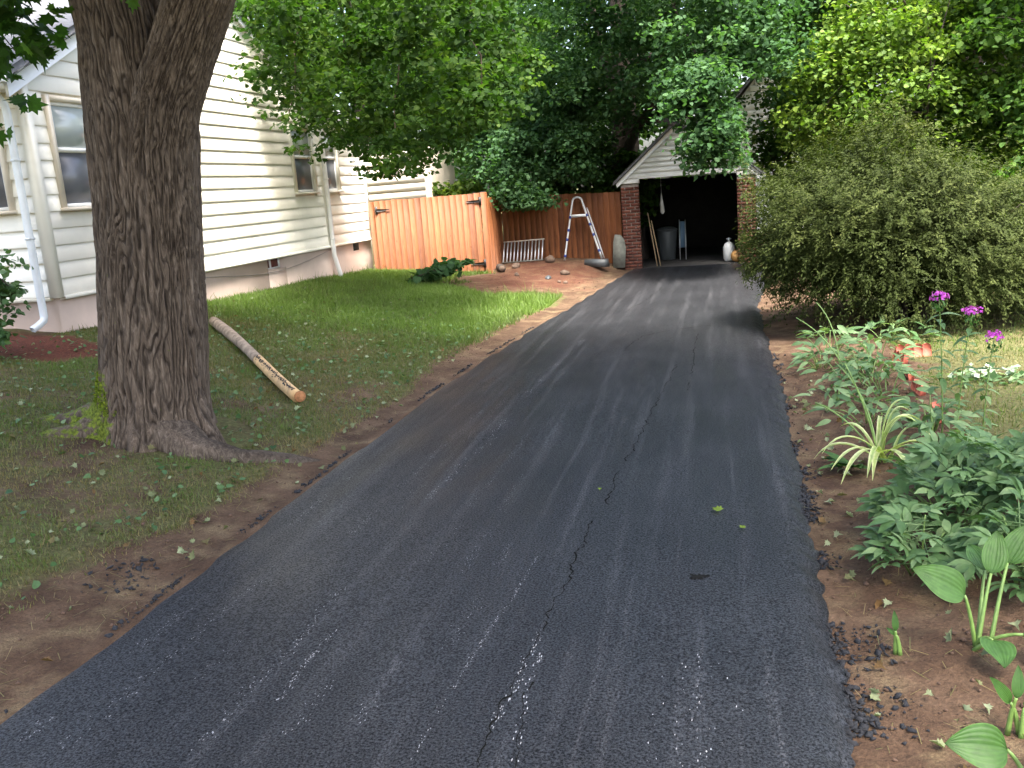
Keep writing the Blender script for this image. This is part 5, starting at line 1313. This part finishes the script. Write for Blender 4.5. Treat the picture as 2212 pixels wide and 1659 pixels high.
# ------------------------------------------------------------------ grass, weeds, litter
def tri_blade(): return np.array([(-.5, 0, 0), (.5, 0, 0), (.25, .12, .55), (-.12, .12, .55), (.05, .42, 1.0)], float), np.array([(0, 1, 2), (0, 2, 3), (3, 2, 4)])
tV, tF = tri_blade()
def grow(n, x0, x1, y0, y1, seed, hmin, hmax, near, label):
    r = np.random.default_rng(seed); x = r.uniform(x0, x1, n); y = y0+(y1-y0)*r.uniform(0, 1, n)**near
    g = grassmask(x, y); tuft = fbm(x*5, y*5+3, 0, 3); keep = (g*(.35+1.3*tuft) > r.uniform(.12, .85, n)); keep &= mulch_at(x, y) < .4
    keep &= ~((np.hypot(x-TX, y-TY) < .62))
    x, y, g = x[keep], y[keep], g[keep]; n = len(x); P = np.stack([x, y, ht(x, y)-.004], -1)
    lush = sst(10.5, 14, y)*(x < 0)+.25*(x > 0); h = r.uniform(hmin, hmax, n)*(.55+.75*lush)*(.6+.8*fbm(x*1.3, y*1.3))
    h = h*np.where((r.uniform(size=n) < .05) & (fbm(x*4+1, y*4) > .52), r.uniform(1.6, 2.8, n), 1)
    wd = .0045+.0011*np.hypot(x, y)*.55
    S = np.stack([wd*r.uniform(.7, 1.3, n), h, h], -1)
    T = np.clip(.30+.52*lush+(g-.5)*.45+(fbm(x*.9, y*.9+4)-.5)*.9+r.normal(0, .17, n), 0, 1)
    V_, F_, TT = scatter(tV, tF, P, S, r.uniform(0, 6.28, n), np.abs(r.normal(0, .45, n)), T, seed)
    o = mobj('grass', V_, F_, M['grass'], tint=TT); tag(o, label, 'grass', kind='stuff')
def mulch_at(x, y): return sst(1.15, .8, np.hypot((x+8.35)/1.3, (y-9.3)/.75)+(fbm(x*3, y*3)-.5)*.5)
grow(320000, -8.25, -3.0, 2.6, 21.0, 1, .04, .09, 1.25, 'patchy green lawn between the driveway and the house')
grow(60000, 1.55, 7.0, 4.5, 20, 2, .04, .09, 1.1, 'pale yellowish lawn behind the flower bed')
# broad-leaf weeds in the lawn
n = 3600; x = rng.uniform(-8, -3.2, n); y = rng.uniform(2.6, 14, n); k = (grassmask(x, y)*fbm(x*2, y*2+9) > rng.uniform(.1, .5, n)); x, y = x[k], y[k]; n = len(x)
P = np.stack([x, y, ht(x, y)+rng.uniform(.01, .05, n)], -1); V_, F_ = leafcloud(P, rng.uniform(.025, .06, n), np.array([0, -.2, 1])+rng.normal(0, .4, (n, 3)), SIMPLE, SIMPLE_F, rng)
o = mobj('lawn_weeds', V_, F_, M['leaf_bed'], tint=np.repeat(np.clip(rng.normal(.4, .25, n), 0, 1), 6)); tag(o, 'small broad-leaved weeds scattered through the shaded lawn', 'weeds', kind='stuff')
# fallen leaves
def litter(n, x0, x1, y0, y1, seed, label, tmin=0):
    r = np.random.default_rng(seed); x = r.uniform(x0, x1, n); y = r.uniform(y0, y1, n); k = (x < xl(y)-.05) | (x > xr(y)+.05); x, y = x[k], y[k]; n = len(x)
    P = np.stack([x, y, ht(x, y)+r.uniform(.012, .04, n)], -1); T = np.where(r.uniform(size=n) < .16, r.uniform(0, .15, n), np.clip(r.normal(.7, .2, n), .3, 1))
    V_, F_ = leafcloud(P, r.uniform(.03, .075, n), np.array([0, -.15, 1])+r.normal(0, .55, (n, 3)), MAPLE*np.array([.9, 1, 5]), MAPLE_F, r)
    o = mobj('fallen_leaves', V_, F_, M['leaf_litter'], tint=np.repeat(T, 17)); tag(o, label, 'fallen leaves', kind='stuff')
litter(900, -8, -3.2, 2.8, 17, 21, 'dull green and brown leaves fallen on the lawn')
litter(240, .5, 2.0, 2.8, 11, 22, 'dull green and brown leaves fallen on the flower bed soil')
# straw and twigs on the soil
x = np.concatenate([rng.uniform(-4.6, -3.2, 1500), rng.uniform(.5, 1.7, 900), rng.uniform(-5.3, -2.4, 700), rng.uniform(-7.8, -3.4, 3000)]); y = np.concatenate([rng.uniform(2.6, 14, 1500), rng.uniform(2.8, 11, 900), rng.uniform(16, 22.4, 700), rng.uniform(2.6, 13, 3000)])
k = (x < xl(y)-.03) | (x > xr(y)+.05); x, y = x[k], y[k]; n = len(x)
P = np.stack([x, y, ht(x, y)+.008], -1); stick = np.array([(-.02, 0, 0), (.02, 0, 0), (.02, 1, .1), (-.02, 1, .1)], float)
V_, F_, TT = scatter(stick, np.array([(0, 1, 2, 3)]), P, rng.uniform(.03, .10, n), rng.uniform(0, 6.28, n), rng.uniform(0, .3, n), np.clip(rng.normal(.1, .12, n), 0, .4), 9)
o = mobj('straw_litter', V_, F_, M['grass'], tint=TT); tag(o, 'dry straw and twig litter on the bare reddish soil', 'straw', kind='stuff')
# pebbles and clods on the soil
tV2, tF2 = blob_template()
n = 2400; x = np.concatenate([rng.uniform(.5, 1.7, 1200), rng.uniform(-3.9, -3.18, 700), rng.uniform(-5, -2.5, 500)]); y = np.concatenate([rng.uniform(2.7, 11, 1200), rng.uniform(2.6, 13, 700), rng.uniform(17, 22.3, 500)])
P = np.stack([x, y, ht(x, y)+.002], -1); V_, F_, TT = scatter(tV2, tF2, P, np.abs(rng.normal(0, .006, n))+.003, rng.uniform(0, 6.28, n), rng.uniform(0, .5, n), rng.uniform(0, 1, n), 10)
M['clod'] = plain_mat('soil_clod', (.085, .05, .032), .95, .4, 20, .5, 60)
o = mobj('soil_clods', V_, F_, M['clod']); tag(o, 'small clods and pebbles on the bare soil strips', 'soil clods', kind='stuff')
# two leaves on the driveway
for i, (x, y, s, lab) in enumerate(((-.06, 5.7, .075, 'larger pale green leaf lying on the black driveway'), (.07, 5.4, .045, 'small yellow-green leaf on the driveway near the larger leaf'), (-.88, 6.15, .03, 'tiny pale leaf on the driveway beside the crack'))):
    V_, F_ = leafcloud(np.zeros((1, 3)), np.array([s]), np.array([[.1, -.2, 1]]), MAPLE*np.array([1, 1, 3]), MAPLE_F, rng)
    o = mobj('fallen_leaf', V_, F_, M['leaf_lime'], tint=np.full(17, .8)); o.location = (x, y, dz(x, y)+.014); tag(o, lab, 'leaf', 'leaves on the driveway')
